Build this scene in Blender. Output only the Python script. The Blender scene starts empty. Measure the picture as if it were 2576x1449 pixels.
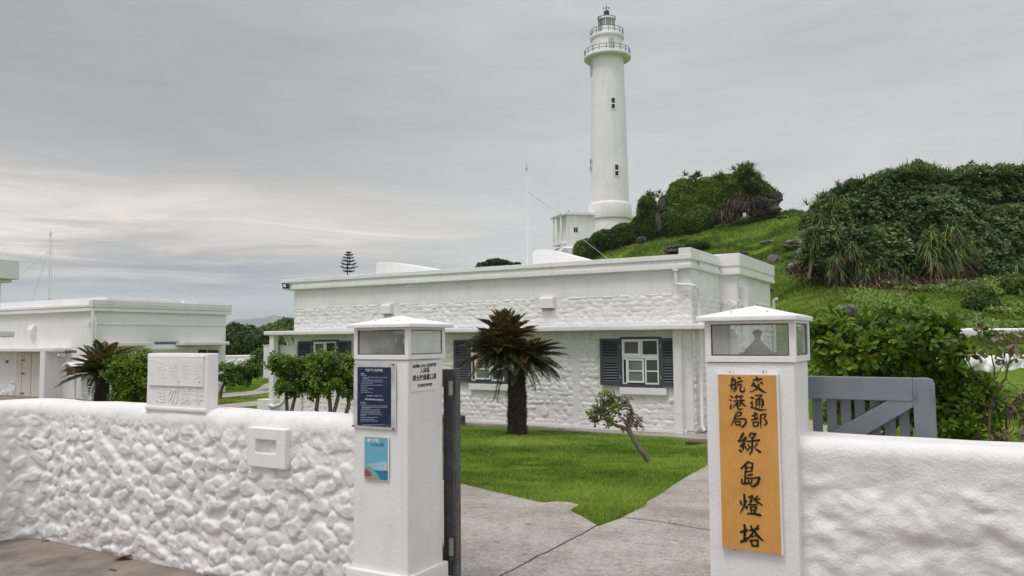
import bpy, bmesh, math, random
import numpy as np
from mathutils import Vector, Matrix
S = bpy.context.scene
COL = S.collection
rng = np.random.default_rng(7)
random.seed(7)

# ------------------------------------------------------------------ camera
F = 1960.0; CX, CY = 1288.0, 724.5; H = 1.6          # pixels of a 2576 px wide view
YAW, PITCH, ROLL = math.radians(30), math.radians(3.75), math.radians(0.5)
def _axes():
    f = np.array([-math.sin(YAW)*math.cos(PITCH), math.cos(YAW)*math.cos(PITCH), math.sin(PITCH)])
    r = np.array([math.cos(YAW), math.sin(YAW), 0.]); u = np.cross(r, f)
    c, s = math.cos(ROLL), math.sin(ROLL)
    return c*r - s*u, s*r + c*u, f
CR, CU, CF = _axes(); C0 = np.array([0, 0, H])
FH = np.array([-math.sin(YAW), math.cos(YAW)]); RH = np.array([math.cos(YAW), math.sin(YAW)])
cam_data = bpy.data.cameras.new('camera'); cam = bpy.data.objects.new('camera', cam_data); COL.objects.link(cam)
cam.matrix_world = Matrix(((CR[0], CU[0], -CF[0], 0), (CR[1], CU[1], -CF[1], 0), (CR[2], CU[2], -CF[2], H), (0, 0, 0, 1)))
cam_data.sensor_width = 36; cam_data.lens = 36*F/2576; cam_data.clip_start = .05; cam_data.clip_end = 60000
S.camera = cam

# ------------------------------------------------------------------ world, sun, exposure
SUN_EL, SUN_AZ = math.radians(64), math.radians(-12)     # azimuth from -Y (behind the camera), to +X
world = bpy.data.worlds.new('World'); S.world = world; world.use_nodes = True
def build_world():
    nt = world.node_tree; N = nt.nodes; Lk = nt.links; N.clear()
    out = N.new('ShaderNodeOutputWorld'); bg = N.new('ShaderNodeBackground'); Lk.new(bg.outputs[0], out.inputs[0])
    tc = N.new('ShaderNodeTexCoord')
    sky = N.new('ShaderNodeTexSky'); sky.sky_type = 'NISHITA'; sky.sun_disc = False
    sky.sun_elevation = SUN_EL; sky.sun_rotation = math.pi - SUN_AZ
    sep = N.new('ShaderNodeSeparateXYZ'); Lk.new(tc.outputs['Generated'], sep.inputs[0])
    def M(op, a, b=None, c=None, clamp=False):
        n = N.new('ShaderNodeMath'); n.operation = op; n.use_clamp = clamp
        for i, v in enumerate((a, b, c)):
            if v is None: continue
            if isinstance(v, (int, float)): n.inputs[i].default_value = v
            else: Lk.new(v, n.inputs[i])
        return n.outputs[0]
    def noise(scale, detail, sx, sy, sz, rough=.5, dist=0., off=0.):
        mp = N.new('ShaderNodeMapping'); mp.inputs['Scale'].default_value = (sx, sy, sz); mp.inputs['Location'].default_value = (off, off, 0)
        Lk.new(tc.outputs['Generated'], mp.inputs[0])
        n = N.new('ShaderNodeTexNoise'); n.inputs['Scale'].default_value = scale; n.inputs['Detail'].default_value = detail
        n.inputs['Roughness'].default_value = rough; n.inputs['Distortion'].default_value = dist
        Lk.new(mp.outputs[0], n.inputs['Vector']); return n.outputs['Fac']
    def ramp(fac, stops, interp='B_SPLINE'):
        r = N.new('ShaderNodeValToRGB'); r.color_ramp.interpolation = interp
        el = r.color_ramp.elements
        while len(el) < len(stops): el.new(.5)
        for e, (p, c) in zip(el, stops):
            e.position = p; e.color = (*c, 1) if len(c) == 3 else c
        Lk.new(fac, r.inputs[0]); return r.outputs[0]
    def mix(f, a, b, blend='MIX'):
        m = N.new('ShaderNodeMix'); m.data_type = 'RGBA'; m.blend_type = blend
        for i, v in ((0, f), (6, a), (7, b)):
            if isinstance(v, (int, float)): m.inputs[i].default_value = v
            elif isinstance(v, tuple): m.inputs[i].default_value = (*v, 1)
            else: Lk.new(v, m.inputs[i])
        return m.outputs[2]
    z = sep.outputs[2]
    el = M('MULTIPLY', M('ARCSINE', z), 180/math.pi)                    # elevation in degrees
    # lateral position relative to a fixed compass direction: 0 far left (west) .. 1 right (north)
    lat = M('ADD', M('MULTIPLY', sep.outputs[0], .866), M('MULTIPLY', sep.outputs[1], .5))
    latf = M('MULTIPLY_ADD', lat, 1.1, .5, clamp=True)
    n1 = noise(2.2, 7, 1, 1, 5, .6, .4); n2 = noise(5, 9, 1, 1, 6, .66, .6, 3.); n3 = noise(1.3, 4, 1, 1, 3, .5, 0., 7.)
    eln = M('ADD', el, M('MULTIPLY_ADD', n1, 5.0, -2.5)); eln = M('ADD', eln, M('MULTIPLY_ADD', n2, 2.4, -1.2))
    e = M('DIVIDE', eln, 45., clamp=True)
    left = ramp(e, [(0, (.56, .55, .55)), (.018, (.60, .60, .585)), (.045, (.50, .58, .60)), (.075, (.37, .395, .45)), (.11, (.41, .42, .46)), (.14, (.55, .53, .51)),
                    (.17, (.78, .74, .68)), (.205, (.72, .69, .64)), (.25, (.47, .465, .47)), (.34, (.40, .40, .41)), (.5, (.43, .43, .44)), (.8, (.50, .50, .505)), (1, (.55, .55, .56))])
    right = ramp(e, [(0, (.66, .66, .66)), (.1, (.68, .68, .68)), (.2, (.63, .63, .635)), (.35, (.60, .60, .61)), (.6, (.575, .58, .585)), (1, (.58, .58, .585))])
    lr = ramp(M('ADD', latf, M('MULTIPLY_ADD', n3, .3, -.15)), [(.22, (0, 0, 0)), (.52, (1, 1, 1))])
    c = mix(lr, left, right)
    # thin bright horizon opening: pale cyan over pink
    hz = ramp(M('DIVIDE', M('ADD', el, M('MULTIPLY_ADD', n2, 1.6, -.8)), 6., clamp=True), [(0, (.55, .5, .5)), (.3, (.62, .59, .58)), (.42, (.64, .72, .72)), (.52, (.6, .70, .71)), (.62, (.38, .40, .45))])
    hm = ramp(M('DIVIDE', M('ADD', el, M('MULTIPLY_ADD', n1, .8, -.4)), 6., clamp=True), [(.5, (1, 1, 1)), (.62, (0, 0, 0))])
    c = mix(M('MULTIPLY', hm, M('SUBTRACT', 1., lr)), c, hz)
    # torn bright streaks low on the left
    n4 = noise(3.4, 9, 1, 1, 11, .68, .9, 11.); n5 = noise(1.1, 3, 1, 1, 5, .5, 0., 5.)
    st = ramp(M('ADD', M('MULTIPLY', n4, .75), M('MULTIPLY', n5, .25)), [(.44, (0, 0, 0)), (.60, (1, 1, 1))], 'EASE')
    band = ramp(M('DIVIDE', el, 20., clamp=True), [(.14, (0, 0, 0)), (.25, (.75, .75, .75)), (.36, (1, 1, 1)), (.46, (.6, .6, .6)), (.58, (0, 0, 0))])
    lf2 = ramp(latf, [(.05, (1, 1, 1)), (.30, (.8, .8, .8)), (.52, (0, 0, 0))])
    c = mix(M('MULTIPLY', M('MULTIPLY', st, band), M('MULTIPLY', lf2, .9)), c, (1.05, .97, .86))
    dk = ramp(M('ADD', M('MULTIPLY', n5, .6), M('MULTIPLY', n3, .4)), [(.38, (1, 1, 1)), (.62, (.80, .81, .83))])
    c = mix(.55, c, mix(1., c, dk, 'MULTIPLY'))
    tex = M('MULTIPLY_ADD', M('ADD', M('MULTIPLY', n1, .6), M('MULTIPLY', n2, .4)), .74, .74)
    c = mix(1., c, tex, 'MULTIPLY')
    # the overcast is thinner and brighter overhead and behind the viewer
    fr = M('ADD', M('MULTIPLY', sep.outputs[0], .5), M('MULTIPLY', sep.outputs[1], -.866))
    up = M('MULTIPLY_ADD', M('SUBTRACT', z, .42), 1.7, 0., clamp=True); bk = M('MULTIPLY', M('ADD', fr, .1), 1.1, clamp=True)
    boost = M('ADD', 1., M('ADD', M('MULTIPLY', up, 1.5), M('MULTIPLY', bk, .22)))
    c = mix(1., c, boost, 'MULTIPLY')
    nis = mix(1., sky.outputs[0], (.05, .05, .05), 'MULTIPLY')        # what is left of the clear sky above the cloud
    c = mix(.06, c, nis)
    Lk.new(c, bg.inputs[0]); bg.inputs[1].default_value = 1.0
build_world()
sd = bpy.data.lights.new('sun', 'SUN'); sun = bpy.data.objects.new('sun', sd); COL.objects.link(sun)
sd.energy = 1.5; sd.angle = math.radians(20); sd.color = (1., .97, .93)
sdir = Vector((math.sin(SUN_AZ)*math.cos(SUN_EL), -math.cos(SUN_AZ)*math.cos(SUN_EL), math.sin(SUN_EL)))
sun.rotation_euler = sdir.to_track_quat('Z', 'Y').to_euler()
S.view_settings.view_transform = 'Standard'; S.view_settings.look = 'None'
S.view_settings.exposure = 0.0; S.view_settings.gamma = 1.0; S.view_settings.use_curve_mapping = False
S.render.engine = 'CYCLES'
S.cycles.max_bounces = 6; S.cycles.transparent_max_bounces = 12; S.cycles.use_denoising = True

# ------------------------------------------------------------------ placing helpers
def ray(x, y): return CF + (x-CX)/F*CR - (y-CY)/F*CU
def onY(x, y, Y): d = ray(x, y); return C0 + d*(Y/d[1])
def onX(x, y, X): d = ray(x, y); return C0 + d*(X/d[0])
def atL(x, y, L):                                  # point at level distance L along the view
    d = ray(x, y); return C0 + d*(L/(d[0]*FH[0]+d[1]*FH[1]))
def lerp_tab(x, tab):
    xs = [a for a, _ in tab]; return np.interp(x, xs, [b for _, b in tab])

# ---- value noise
_T = rng.random((64, 64, 64))
def vnoise(p):
    p = np.asarray(p, float); i = np.floor(p).astype(int); f = p - i; f = f*f*(3-2*f)
    r = 0
    for dx in (0, 1):
        wx = f[..., 0] if dx else 1-f[..., 0]
        for dy in (0, 1):
            wy = f[..., 1] if dy else 1-f[..., 1]
            for dz in (0, 1):
                wz = f[..., 2] if dz else 1-f[..., 2]
                r = r + wx*wy*wz*_T[(i[..., 0]+dx) % 64, (i[..., 1]+dy) % 64, (i[..., 2]+dz) % 64]
    return r
def fbm(p, o=4):
    p = np.asarray(p, float); a = .5; r = 0
    for k in range(o):
        r = r + a*(vnoise(p*(2**k)+17.3*k)-.5)*2; a *= .5
    return r

# ---- terrain height
def _smooth(t): t = np.clip(t, 0, 1); return t*t*(3-2*t)
def base_g(X, Y):
    s = np.clip((2.-X)/7., 0, 1)
    return s*(-.74*np.clip((Y-5)/13.4, 0, 1) - .16*np.clip((Y-18.4)/15, 0, 1))
def _zy(px, y, L): return atL(px, y, L)[2]
HC = {  # column px : [(L, image row)] rows read off the slope of the hill
 1380: [(70, 875), (100, 866), (125, 850), (150, 870)],
 1440: [(60, 868), (80, 800), (95, 700), (110, 650), (125, 645), (150, 700)],
 1500: [(55, 858), (80, 715), (95, 652), (110, 628), (125, 606), (160, 640)],
 1600: [(50, 850), (75, 692), (95, 612), (120, 587), (160, 610)],
 1750: [(42, 845), (55, 765), (75, 662), (95, 590), (120, 565), (160, 600)],
 1900: [(36, 842), (45, 780), (58, 712), (75, 632), (95, 556), (112, 545), (160, 590)],
 2000: [(31, 852), (40, 775), (55, 685), (75, 595), (95, 534), (110, 536), (160, 590)],
 2100: [(25, 905), (31, 840), (40, 748), (55, 660), (75, 580), (95, 536), (160, 590)],
 2250: [(25, 935), (27, 900), (30, 868), (30.8, 842), (40, 730), (55, 640), (80, 590), (160, 600)],
 2576: [(25, 950), (26.5, 908), (30, 861), (30.8, 834), (40, 722), (55, 640), (80, 590), (160, 600)],
 3100: [(25, 965), (26.5, 915), (30, 865), (30.8, 838), (40, 724), (55, 640), (80, 590), (160, 600)],
}
_Lg = np.linspace(0, 200, 401)
_cols = sorted(HC); _tabs = []; _ts = []
for c in _cols:
    d = ray(c, 700); _ts.append((d[:2]@RH)/(d[:2]@FH))
    pts = HC[c]; L = np.array([p[0] for p in pts], float); Z = np.array([_zy(c, y, l) for l, y in pts])
    L0 = L[0]-9.; px = FH*L0 + RH*L0*_ts[-1]
    L = np.concatenate([[L0], L]); Z = np.concatenate([[float(base_g(px[0], px[1]))], Z])
    tab = np.interp(_Lg, L, Z, left=0)
    k = np.ones(9)/9; tb = np.convolve(np.pad(tab, 4, 'edge'), k, 'valid'); tab = np.where(_Lg > 34.5, tb, tab)
    _tabs.append((L0, tab))
_ts = np.array(_ts); _TAB = np.array([t for _, t in _tabs]); _L0s = np.array([l for l, _ in _tabs])
def G(X, Y):
    X = np.asarray(X, float); Y = np.asarray(Y, float)
    L = X*FH[0]+Y*FH[1]; t = (X*RH[0]+Y*RH[1])/np.maximum(L, 1.)
    b = base_g(X, Y)
    i = np.clip(np.searchsorted(_ts, t)-1, 0, len(_ts)-2); w = np.clip((t-_ts[i])/(_ts[i+1]-_ts[i]), 0, 1)
    li = np.clip(L/.5, 0, 399.99); j = li.astype(int); fj = li-j
    def look(k): return _TAB[k, j]*(1-fj)+_TAB[k, np.minimum(j+1, 400)]*fj
    hz = look(i)*(1-w)+look(i+1)*w; l0 = _L0s[i]*(1-w)+_L0s[i+1]*w
    side = _smooth((t-_ts[0]+.03)/.03)
    z = b + (hz-b)*_smooth((L-l0)/4.)*side
    away = _smooth((L-105)/60)*(1-side); z = z-25*away
    hill = _smooth((L-l0)/12.)*side
    n = fbm(np.stack([X*.35, Y*.35, X*0], -1), 4)
    return z + n*(.05*np.clip(L-14, 0, 1)*.3 + hill*.32)
def gpt(px, y, Lmin=2.):
    d = ray(px, y); lh = d[:2]@FH; Ls = np.concatenate([np.arange(Lmin, 40, .02), np.arange(40, 140, .1)])
    P = C0 + d[None]*(Ls/lh)[:, None]; below = P[:, 2] < G(P[:, 0], P[:, 1])
    k = int(np.argmax(below)) if below.any() else len(Ls)-1
    return P[k]

# ------------------------------------------------------------------ materials
MATS = {}
def new_mat(name):
    m = bpy.data.materials.new(name); m.use_nodes = True; nt = m.node_tree
    b = nt.nodes['Principled BSDF']; MATS[name] = m; return m, nt, b
def mat(name, col, rough=.6, var=.06, scale=3., bump=0., bscale=30., metal=0., col2=None, coords='Object', spec=.5, detail=6, contrast=(.35, .65), streak=None):
    m, nt, b = new_mat(name); N, Lk = nt.nodes, nt.links
    tc = N.new('ShaderNodeTexCoord')
    n = N.new('ShaderNodeTexNoise'); n.inputs['Scale'].default_value = scale; n.inputs['Detail'].default_value = detail; n.inputs['Roughness'].default_value = .6
    Lk.new(tc.outputs[coords], n.inputs['Vector'])
    r = N.new('ShaderNodeValToRGB'); c = np.array(col); c2 = np.array(col2) if col2 is not None else c*(1-var*2)
    r.color_ramp.elements[0].position = contrast[0]; r.color_ramp.elements[1].position = contrast[1]
    r.color_ramp.elements[0].color = (*c2, 1); r.color_ramp.elements[1].color = (*np.clip(c*(1+var*.3), 0, 1), 1)
    Lk.new(n.outputs['Fac'], r.inputs[0]); Lk.new(r.outputs[0], b.inputs['Base Color'])
    b.inputs['Roughness'].default_value = rough; b.inputs['Metallic'].default_value = metal; b.inputs['Specular IOR Level'].default_value = spec
    if streak:
        mp = N.new('ShaderNodeMapping'); mp.inputs['Scale'].default_value = streak; Lk.new(tc.outputs['Object'], mp.inputs[0])
        n3 = N.new('ShaderNodeTexNoise'); n3.inputs['Scale'].default_value = 1.; n3.inputs['Detail'].default_value = 7; n3.inputs['Roughness'].default_value = .65; Lk.new(mp.outputs[0], n3.inputs['Vector'])
        r3 = N.new('ShaderNodeValToRGB'); r3.color_ramp.elements[0].position = .50; r3.color_ramp.elements[1].position = .72; r3.color_ramp.elements[0].color = (1, 1, 1, 1); r3.color_ramp.elements[1].color = (.78, .775, .765, 1)
        m3 = N.new('ShaderNodeMix'); m3.data_type = 'RGBA'; m3.blend_type = 'MULTIPLY'; m3.inputs[0].default_value = .42
        Lk.new(n3.outputs['Fac'], r3.inputs[0]); Lk.new(r.outputs[0], m3.inputs[6]); Lk.new(r3.outputs[0], m3.inputs[7]); Lk.new(m3.outputs[2], b.inputs['Base Color'])
    if bump:
        n2 = N.new('ShaderNodeTexNoise'); n2.inputs['Scale'].default_value = bscale; n2.inputs['Detail'].default_value = 8; n2.inputs['Roughness'].default_value = .65
        Lk.new(tc.outputs[coords], n2.inputs['Vector'])
        bp = N.new('ShaderNodeBump'); bp.inputs['Strength'].default_value = bump; bp.inputs['Distance'].default_value = .01
        Lk.new(n2.outputs['Fac'], bp.inputs['Height']); Lk.new(bp.outputs[0], b.inputs['Normal'])
    return m
WHITE = mat('white_limewash', (.82, .81, .81), .55, .02, 1.3, .35, 45, col2=(.765, .755, .76), streak=(5., 5., .9))
WHITEST = mat('white_painted_stone', (.81, .80, .795), .5, .03, 4., .6, 70, col2=(.725, .715, .71), streak=(11., 11., 9.))
WHITEF = mat('white_far_plaster', (.80, .79, .79), .6, .03, .5, .2, 6, col2=(.74, .73, .735), streak=(2., 2., .4))
WHITEM = mat('white_enamel', (.76, .765, .76), .4, .02, 6)
CREAM = mat('cream_door_paint', (.66, .63, .58), .5, .03, 3, .1)
GREY = mat('slate_grey_paint', (.195, .21, .24), .42, .05, 3, .25, 90, col2=(.17, .182, .21))
SHUT = mat('dark_slate_shutter_paint', (.062, .072, .09), .5, .06, 6)
DGREY = mat('dark_grey_steel', (.075, .08, .09), .5, .1, 20, .2, 120, col2=(.05, .05, .055))
BLACK = mat('black_metal', (.02, .02, .022), .5, .1, 10)
INK = mat('black_gloss_lacquer', (.012, .010, .009), .22, .3, 60)
INKP = mat('printed_black', (.02, .02, .02), .8, .05, 10)
PRW = mat('printed_white', (.78, .78, .78), .8, .02, 10)
PRG = mat('printed_pale_blue', (.35, .42, .55), .8, .02, 10)
SIGN = mat('varnished_ochre_wood', (.64, .335, .085), .34, .1, 5, .12, 40, col2=(.56, .27, .06), streak=(60., 60., 2.5))
NAVY = mat('navy_print', (.010, .030, .105), .6, .2, 14, col2=(.006, .016, .055), spec=.2)
RUST = mat('rusted_iron', (.12, .06, .035), .8, .3, 40, .4, 80, col2=(.05, .03, .02))
STEEL = mat('dull_steel', (.33, .34, .35), .4, .1, 30, metal=.6)
WINDARK = mat('dark_window_glass', (.018, .022, .024), .12, .1, 2)
WINGREEN = mat('frosted_green_window_glass', (.17, .21, .195), .25, .1, 2)
BRASS = mat('brass_hinge', (.35, .23, .09), .45, .1, 30)
LAMPB = mat('aged_lamp_base', (.36, .33, .28), .7, .1, 20, .3)
BEIGE = mat('beige_inner_board', (.78, .74, .69), .8, .05, 8)
CONC_NEAR = mat('forecourt_concrete', (.27, .225, .19), .85, .1, 3.2, .9, 38, col2=(.135, .11, .095), contrast=(.34, .62), detail=12)
SEA = mat('sea_water', (.05, .09, .11), .2, .1, .02)
MOUNT = mat('far_forest_slope', (.06, .09, .07), .9, .1, .002)
SOIL = mat('dark_soil', (.07, .055, .04), .95, .2, 6, .5, 20)
BARK = mat('pale_bark', (.22, .18, .14), .9, .2, 25, .8, 60, col2=(.11, .09, .07))
STEM = mat('reddish_stem', (.17, .11, .075), .8, .2, 30, col2=(.09, .05, .04))
CYTRUNK = mat('cycad_trunk_scales', (.055, .04, .03), .95, .3, 30, .8, 70, col2=(.02, .015, .012))
ROCK = mat('weathered_coral_rock', (.26, .235, .21), .95, .2, 1.6, 1., 6, col2=(.045, .042, .038), detail=10, contrast=(.38, .62))
ROCKD = mat('dark_coral_rock', (.085, .075, .068), .95, .2, 1.2, 1., 5, col2=(.02, .02, .018), detail=10)
PLASTICC = None

def concrete_path():
    m, nt, b = new_mat('weathered_path_concrete'); N, Lk = nt.nodes, nt.links
    tc = N.new('ShaderNodeTexCoord')
    def noi(s, d, r=.6, st=(1, 1, 1)):
        mp = N.new('ShaderNodeMapping'); mp.inputs['Scale'].default_value = st; Lk.new(tc.outputs['Object'], mp.inputs[0])
        n = N.new('ShaderNodeTexNoise'); n.inputs['Scale'].default_value = s; n.inputs['Detail'].default_value = d; n.inputs['Roughness'].default_value = r
        Lk.new(mp.outputs[0], n.inputs['Vector']); return n.outputs['Fac']
    def rp(f, a, b_, ca, cb):
        r = N.new('ShaderNodeValToRGB'); r.color_ramp.elements[0].position = a; r.color_ramp.elements[1].position = b_
        r.color_ramp.elements[0].color = (*ca, 1); r.color_ramp.elements[1].color = (*cb, 1); Lk.new(f, r.inputs[0]); return r.outputs[0]
    base = rp(noi(1.1, 5), .32, .62, (.31, .27, .24), (.47, .43, .395))
    fine = rp(noi(34, 6, .75), .40, .56, (.55, .53, .52), (1, 1, 1))
    med = rp(noi(9, 4, .7), .38, .5, (.72, .70, .68), (1, 1, 1))
    mx = N.new('ShaderNodeMix'); mx.data_type = 'RGBA'; mx.blend_type = 'MULTIPLY'; mx.inputs[0].default_value = .8
    Lk.new(base, mx.inputs[6]); Lk.new(fine, mx.inputs[7])
    mx2 = N.new('ShaderNodeMix'); mx2.data_type = 'RGBA'; mx2.blend_type = 'MULTIPLY'; mx2.inputs[0].default_value = .7
    Lk.new(mx.outputs[2], mx2.inputs[6]); Lk.new(med, mx2.inputs[7]); Lk.new(mx2.outputs[2], b.inputs['Base Color'])
    b.inputs['Roughness'].default_value = .9
    bp = N.new('ShaderNodeBump'); bp.inputs['Strength'].default_value = .8; bp.inputs['Distance'].default_value = .012
    Lk.new(noi(34, 6, .75), bp.inputs['Height']); Lk.new(bp.outputs[0], b.inputs['Normal'])
    return m
PATH = concrete_path()

def leaf_mat(name, stops, rough=.45, trans=.25, spec=.35):
    """colour comes from a per-leaf attribute 'tint' (0..1): leaves really differ in colour"""
    m, nt, b = new_mat(name); N, Lk = nt.nodes, nt.links
    a = N.new('ShaderNodeAttribute'); a.attribute_name = 'tint'
    r = N.new('ShaderNodeValToRGB'); el = r.color_ramp.elements
    while len(el) < len(stops): el.new(.5)
    for e, (p, c) in zip(el, stops): e.position = p; e.color = (*c, 1)
    Lk.new(a.outputs['Fac'], r.inputs[0]); Lk.new(r.outputs[0], b.inputs['Base Color'])
    b.inputs['Roughness'].default_value = rough; b.inputs['Specular IOR Level'].default_value = spec
    if trans:
        t = N.new('ShaderNodeBsdfTranslucent'); Lk.new(r.outputs[0], t.inputs[0]); mx = N.new('ShaderNodeMixShader'); mx.inputs[0].default_value = trans
        o = N['Material Output'] if 'Material Output' in N else None
        o = [n for n in N if n.type == 'OUTPUT_MATERIAL'][0]
        Lk.new(b.outputs[0], mx.inputs[1]); Lk.new(t.outputs[0], mx.inputs[2]); Lk.new(mx.outputs[0], o.inputs[0])
    return m
L_GLOSS = leaf_mat('glossy_green_leaves', [(0, (.026, .065, .011)), (.35, (.062, .15, .016)), (.7, (.17, .28, .026)), (.88, (.36, .40, .05)), (.93, (.26, .19, .08)), (1, (.22, .13, .06))])
L_DEAD = leaf_mat('withered_brown_leaves', [(0, (.08, .055, .035)), (.5, (.20, .155, .105)), (1, (.33, .27, .19))], .8, .2)
L_THICK = leaf_mat('thicket_leaves', [(0, (.02, .042, .014)), (.4, (.06, .12, .035)), (.8, (.14, .22, .075)), (.97, (.21, .29, .085)), (1, (.5, .33, .05))])
L_CREEP = leaf_mat('creeper_leaves', [(0, (.025, .05, .012)), (.5, (.08, .15, .027)), (1, (.20, .30, .045))])
L_STRAP = leaf_mat('strap_leaves', [(0, (.045, .08, .022)), (.5, (.12, .19, .045)), (.85, (.22, .32, .065)), (1, (.28, .26, .10))])
L_STRAWD = leaf_mat('dry_strap_leaves', [(0, (.04, .028, .02)), (.5, (.11, .075, .05)), (1, (.22, .16, .11))], .8, .15)
L_CYCAD = leaf_mat('cycad_leaflets', [(0, (.012, .032, .012)), (.5, (.04, .085, .024)), (.62, (.09, .10, .03)), (.75, (.28, .12, .035)), (1, (.46, .20, .06))], .4, .15)
L_PINE = leaf_mat('dark_needles', [(0, (.008, .018, .010)), (1, (.02, .04, .016))], .6, .1)
L_GRASS = leaf_mat('lawn_blades', [(0, (.08, .15, .018)), (.45, (.24, .38, .045)), (.85, (.38, .50, .085)), (1, (.52, .48, .22))], .55, .3, .25)
L_HILLG = leaf_mat('hill_grass_blades', [(0, (.05, .10, .012)), (.5, (.15, .25, .028)), (.9, (.28, .38, .05)), (1, (.42, .38, .15))], .6, .3, .2)

def terrain_mat():
    m, nt, b = new_mat('grassy_ground'); N, Lk = nt.nodes, nt.links
    tc = N.new('ShaderNodeTexCoord')
    def noi(s, d, r=.6):
        n = N.new('ShaderNodeTexNoise'); n.inputs['Scale'].default_value = s; n.inputs['Detail'].default_value = d; n.inputs['Roughness'].default_value = r
        Lk.new(tc.outputs['Object'], n.inputs['Vector']); return n.outputs['Fac']
    r = N.new('ShaderNodeValToRGB'); el = r.color_ramp.elements
    for p, c in ((.36, (.035, .06, .010)), (.5, (.075, .14, .012)),): pass
    el[0].position = .3; el[0].color = (.05, .08, .014, 1); el[1].position = .7; el[1].color = (.20, .28, .03, 1)
    e = el.new(.48); e.color = (.12, .20, .02, 1)
    mx = N.new('ShaderNodeMath'); mx.operation = 'MULTIPLY_ADD'; mx.inputs[1].default_value = .55
    m2 = N.new('ShaderNodeMath'); m2.operation = 'MULTIPLY'; m2.inputs[1].default_value = .45; Lk.new(noi(3.2, 6, .7), m2.inputs[0])
    Lk.new(noi(.22, 5), mx.inputs[0]); Lk.new(m2.outputs[0], mx.inputs[2]); Lk.new(mx.outputs[0], r.inputs[0]); Lk.new(r.outputs[0], b.inputs['Base Color'])
    b.inputs['Roughness'].default_value = .95; b.inputs['Specular IOR Level'].default_value = .1
    bp = N.new('ShaderNodeBump'); bp.inputs['Strength'].default_value = 1; bp.inputs['Distance'].default_value = .12
    Lk.new(noi(4, 8, .75), bp.inputs['Height']); Lk.new(bp.outputs[0], b.inputs['Normal'])
    return m
TERRAIN = terrain_mat()

def glass_mat(name, tint, alpha, rough=.05, col=(.6, .6, .6)):
    m, nt, b = new_mat(name); N, Lk = nt.nodes, nt.links
    o = [n for n in N if n.type == 'OUTPUT_MATERIAL'][0]
    t = N.new('ShaderNodeBsdfTransparent'); t.inputs[0].default_value = (*tint, 1)
    b.inputs['Base Color'].default_value = (*col, 1); b.inputs['Roughness'].default_value = rough
    n = N.new('ShaderNodeTexNoise'); n.inputs['Scale'].default_value = 9; n.inputs['Detail'].default_value = 6
    tc = N.new('ShaderNodeTexCoord'); Lk.new(tc.outputs['Object'], n.inputs['Vector'])
    mr = N.new('ShaderNodeMapRange'); mr.inputs[1].default_value = .3; mr.inputs[2].default_value = .75; mr.inputs[3].default_value = alpha-.07; mr.inputs[4].default_value = alpha+.1
    Lk.new(n.outputs['Fac'], mr.inputs[0])
    mx = N.new('ShaderNodeMixShader'); Lk.new(mr.outputs[0], mx.inputs[0]); Lk.new(t.outputs[0], mx.inputs[1]); Lk.new(b.outputs[0], mx.inputs[2]); Lk.new(mx.outputs[0], o.inputs[0])
    return m
GLASS = glass_mat('clear_dusty_glass', (.97, .98, .97), .13, .04, (.75, .78, .76))
GLASSF = glass_mat('grimy_frosted_glass', (.85, .85, .82), .70, .25, (.42, .40, .37))
GLASSG = glass_mat('pale_green_frosted_glass', (.9, .95, .93), .62, .3, (.80, .84, .81))
ACRYL = glass_mat('clear_acrylic', (.98, .98, .98), .07, .5, (.10, .10, .12))

# ------------------------------------------------------------------ mesh helpers
def WM(o):
    m = o.matrix_basis.copy()
    while o.parent is not None: o = o.parent; m = o.matrix_basis@m
    return m
def link(o, parent=None):
    COL.objects.link(o)
    if parent is not None: o.parent = parent
    return o
def tag(o, label=None, cat=None, group=None, kind=None):
    for k, v in (('label', label), ('category', cat), ('group', group), ('kind', kind)):
        if v: o[k] = v
    return o
def thing(name, label, cat, loc=(0, 0, 0), group=None, rz=0.):
    o = bpy.data.objects.new(name, None); o.location = loc; o.rotation_euler = (0, 0, rz); o.empty_display_size = .2
    COL.objects.link(o); tag(o, label, cat, group); bpy.context.view_layer.update(); return o
def mesh_np(name, V, Fc, material, parent=None, smooth=False, tint=None, local=False):
    """V (n,3) world coordinates, Fc (m,k) uniform faces"""
    V = np.asarray(V, np.float32); Fc = np.asarray(Fc, np.int32)
    if parent is not None and not local:
        mi = np.array(WM(parent).inverted()); V = V@mi[:3, :3].T + mi[:3, 3]
    me = bpy.data.meshes.new(name); n, k = Fc.shape
    me.vertices.add(len(V)); me.vertices.foreach_set('co', V.astype(np.float32).ravel())
    me.loops.add(n*k); me.loops.foreach_set('vertex_index', Fc.ravel())
    me.polygons.add(n); me.polygons.foreach_set('loop_start', np.arange(0, n*k, k, dtype=np.int32)); me.polygons.foreach_set('loop_total', np.full(n, k, np.int32))
    me.polygons.foreach_set('use_smooth', np.full(n, smooth, bool))
    if tint is not None:
        a = me.attributes.new('tint', 'FLOAT', 'POINT'); a.data.foreach_set('value', np.asarray(tint, np.float32))
    me.materials.append(material); me.update(); me.validate()
    return link(bpy.data.objects.new(name, me), parent)

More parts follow.
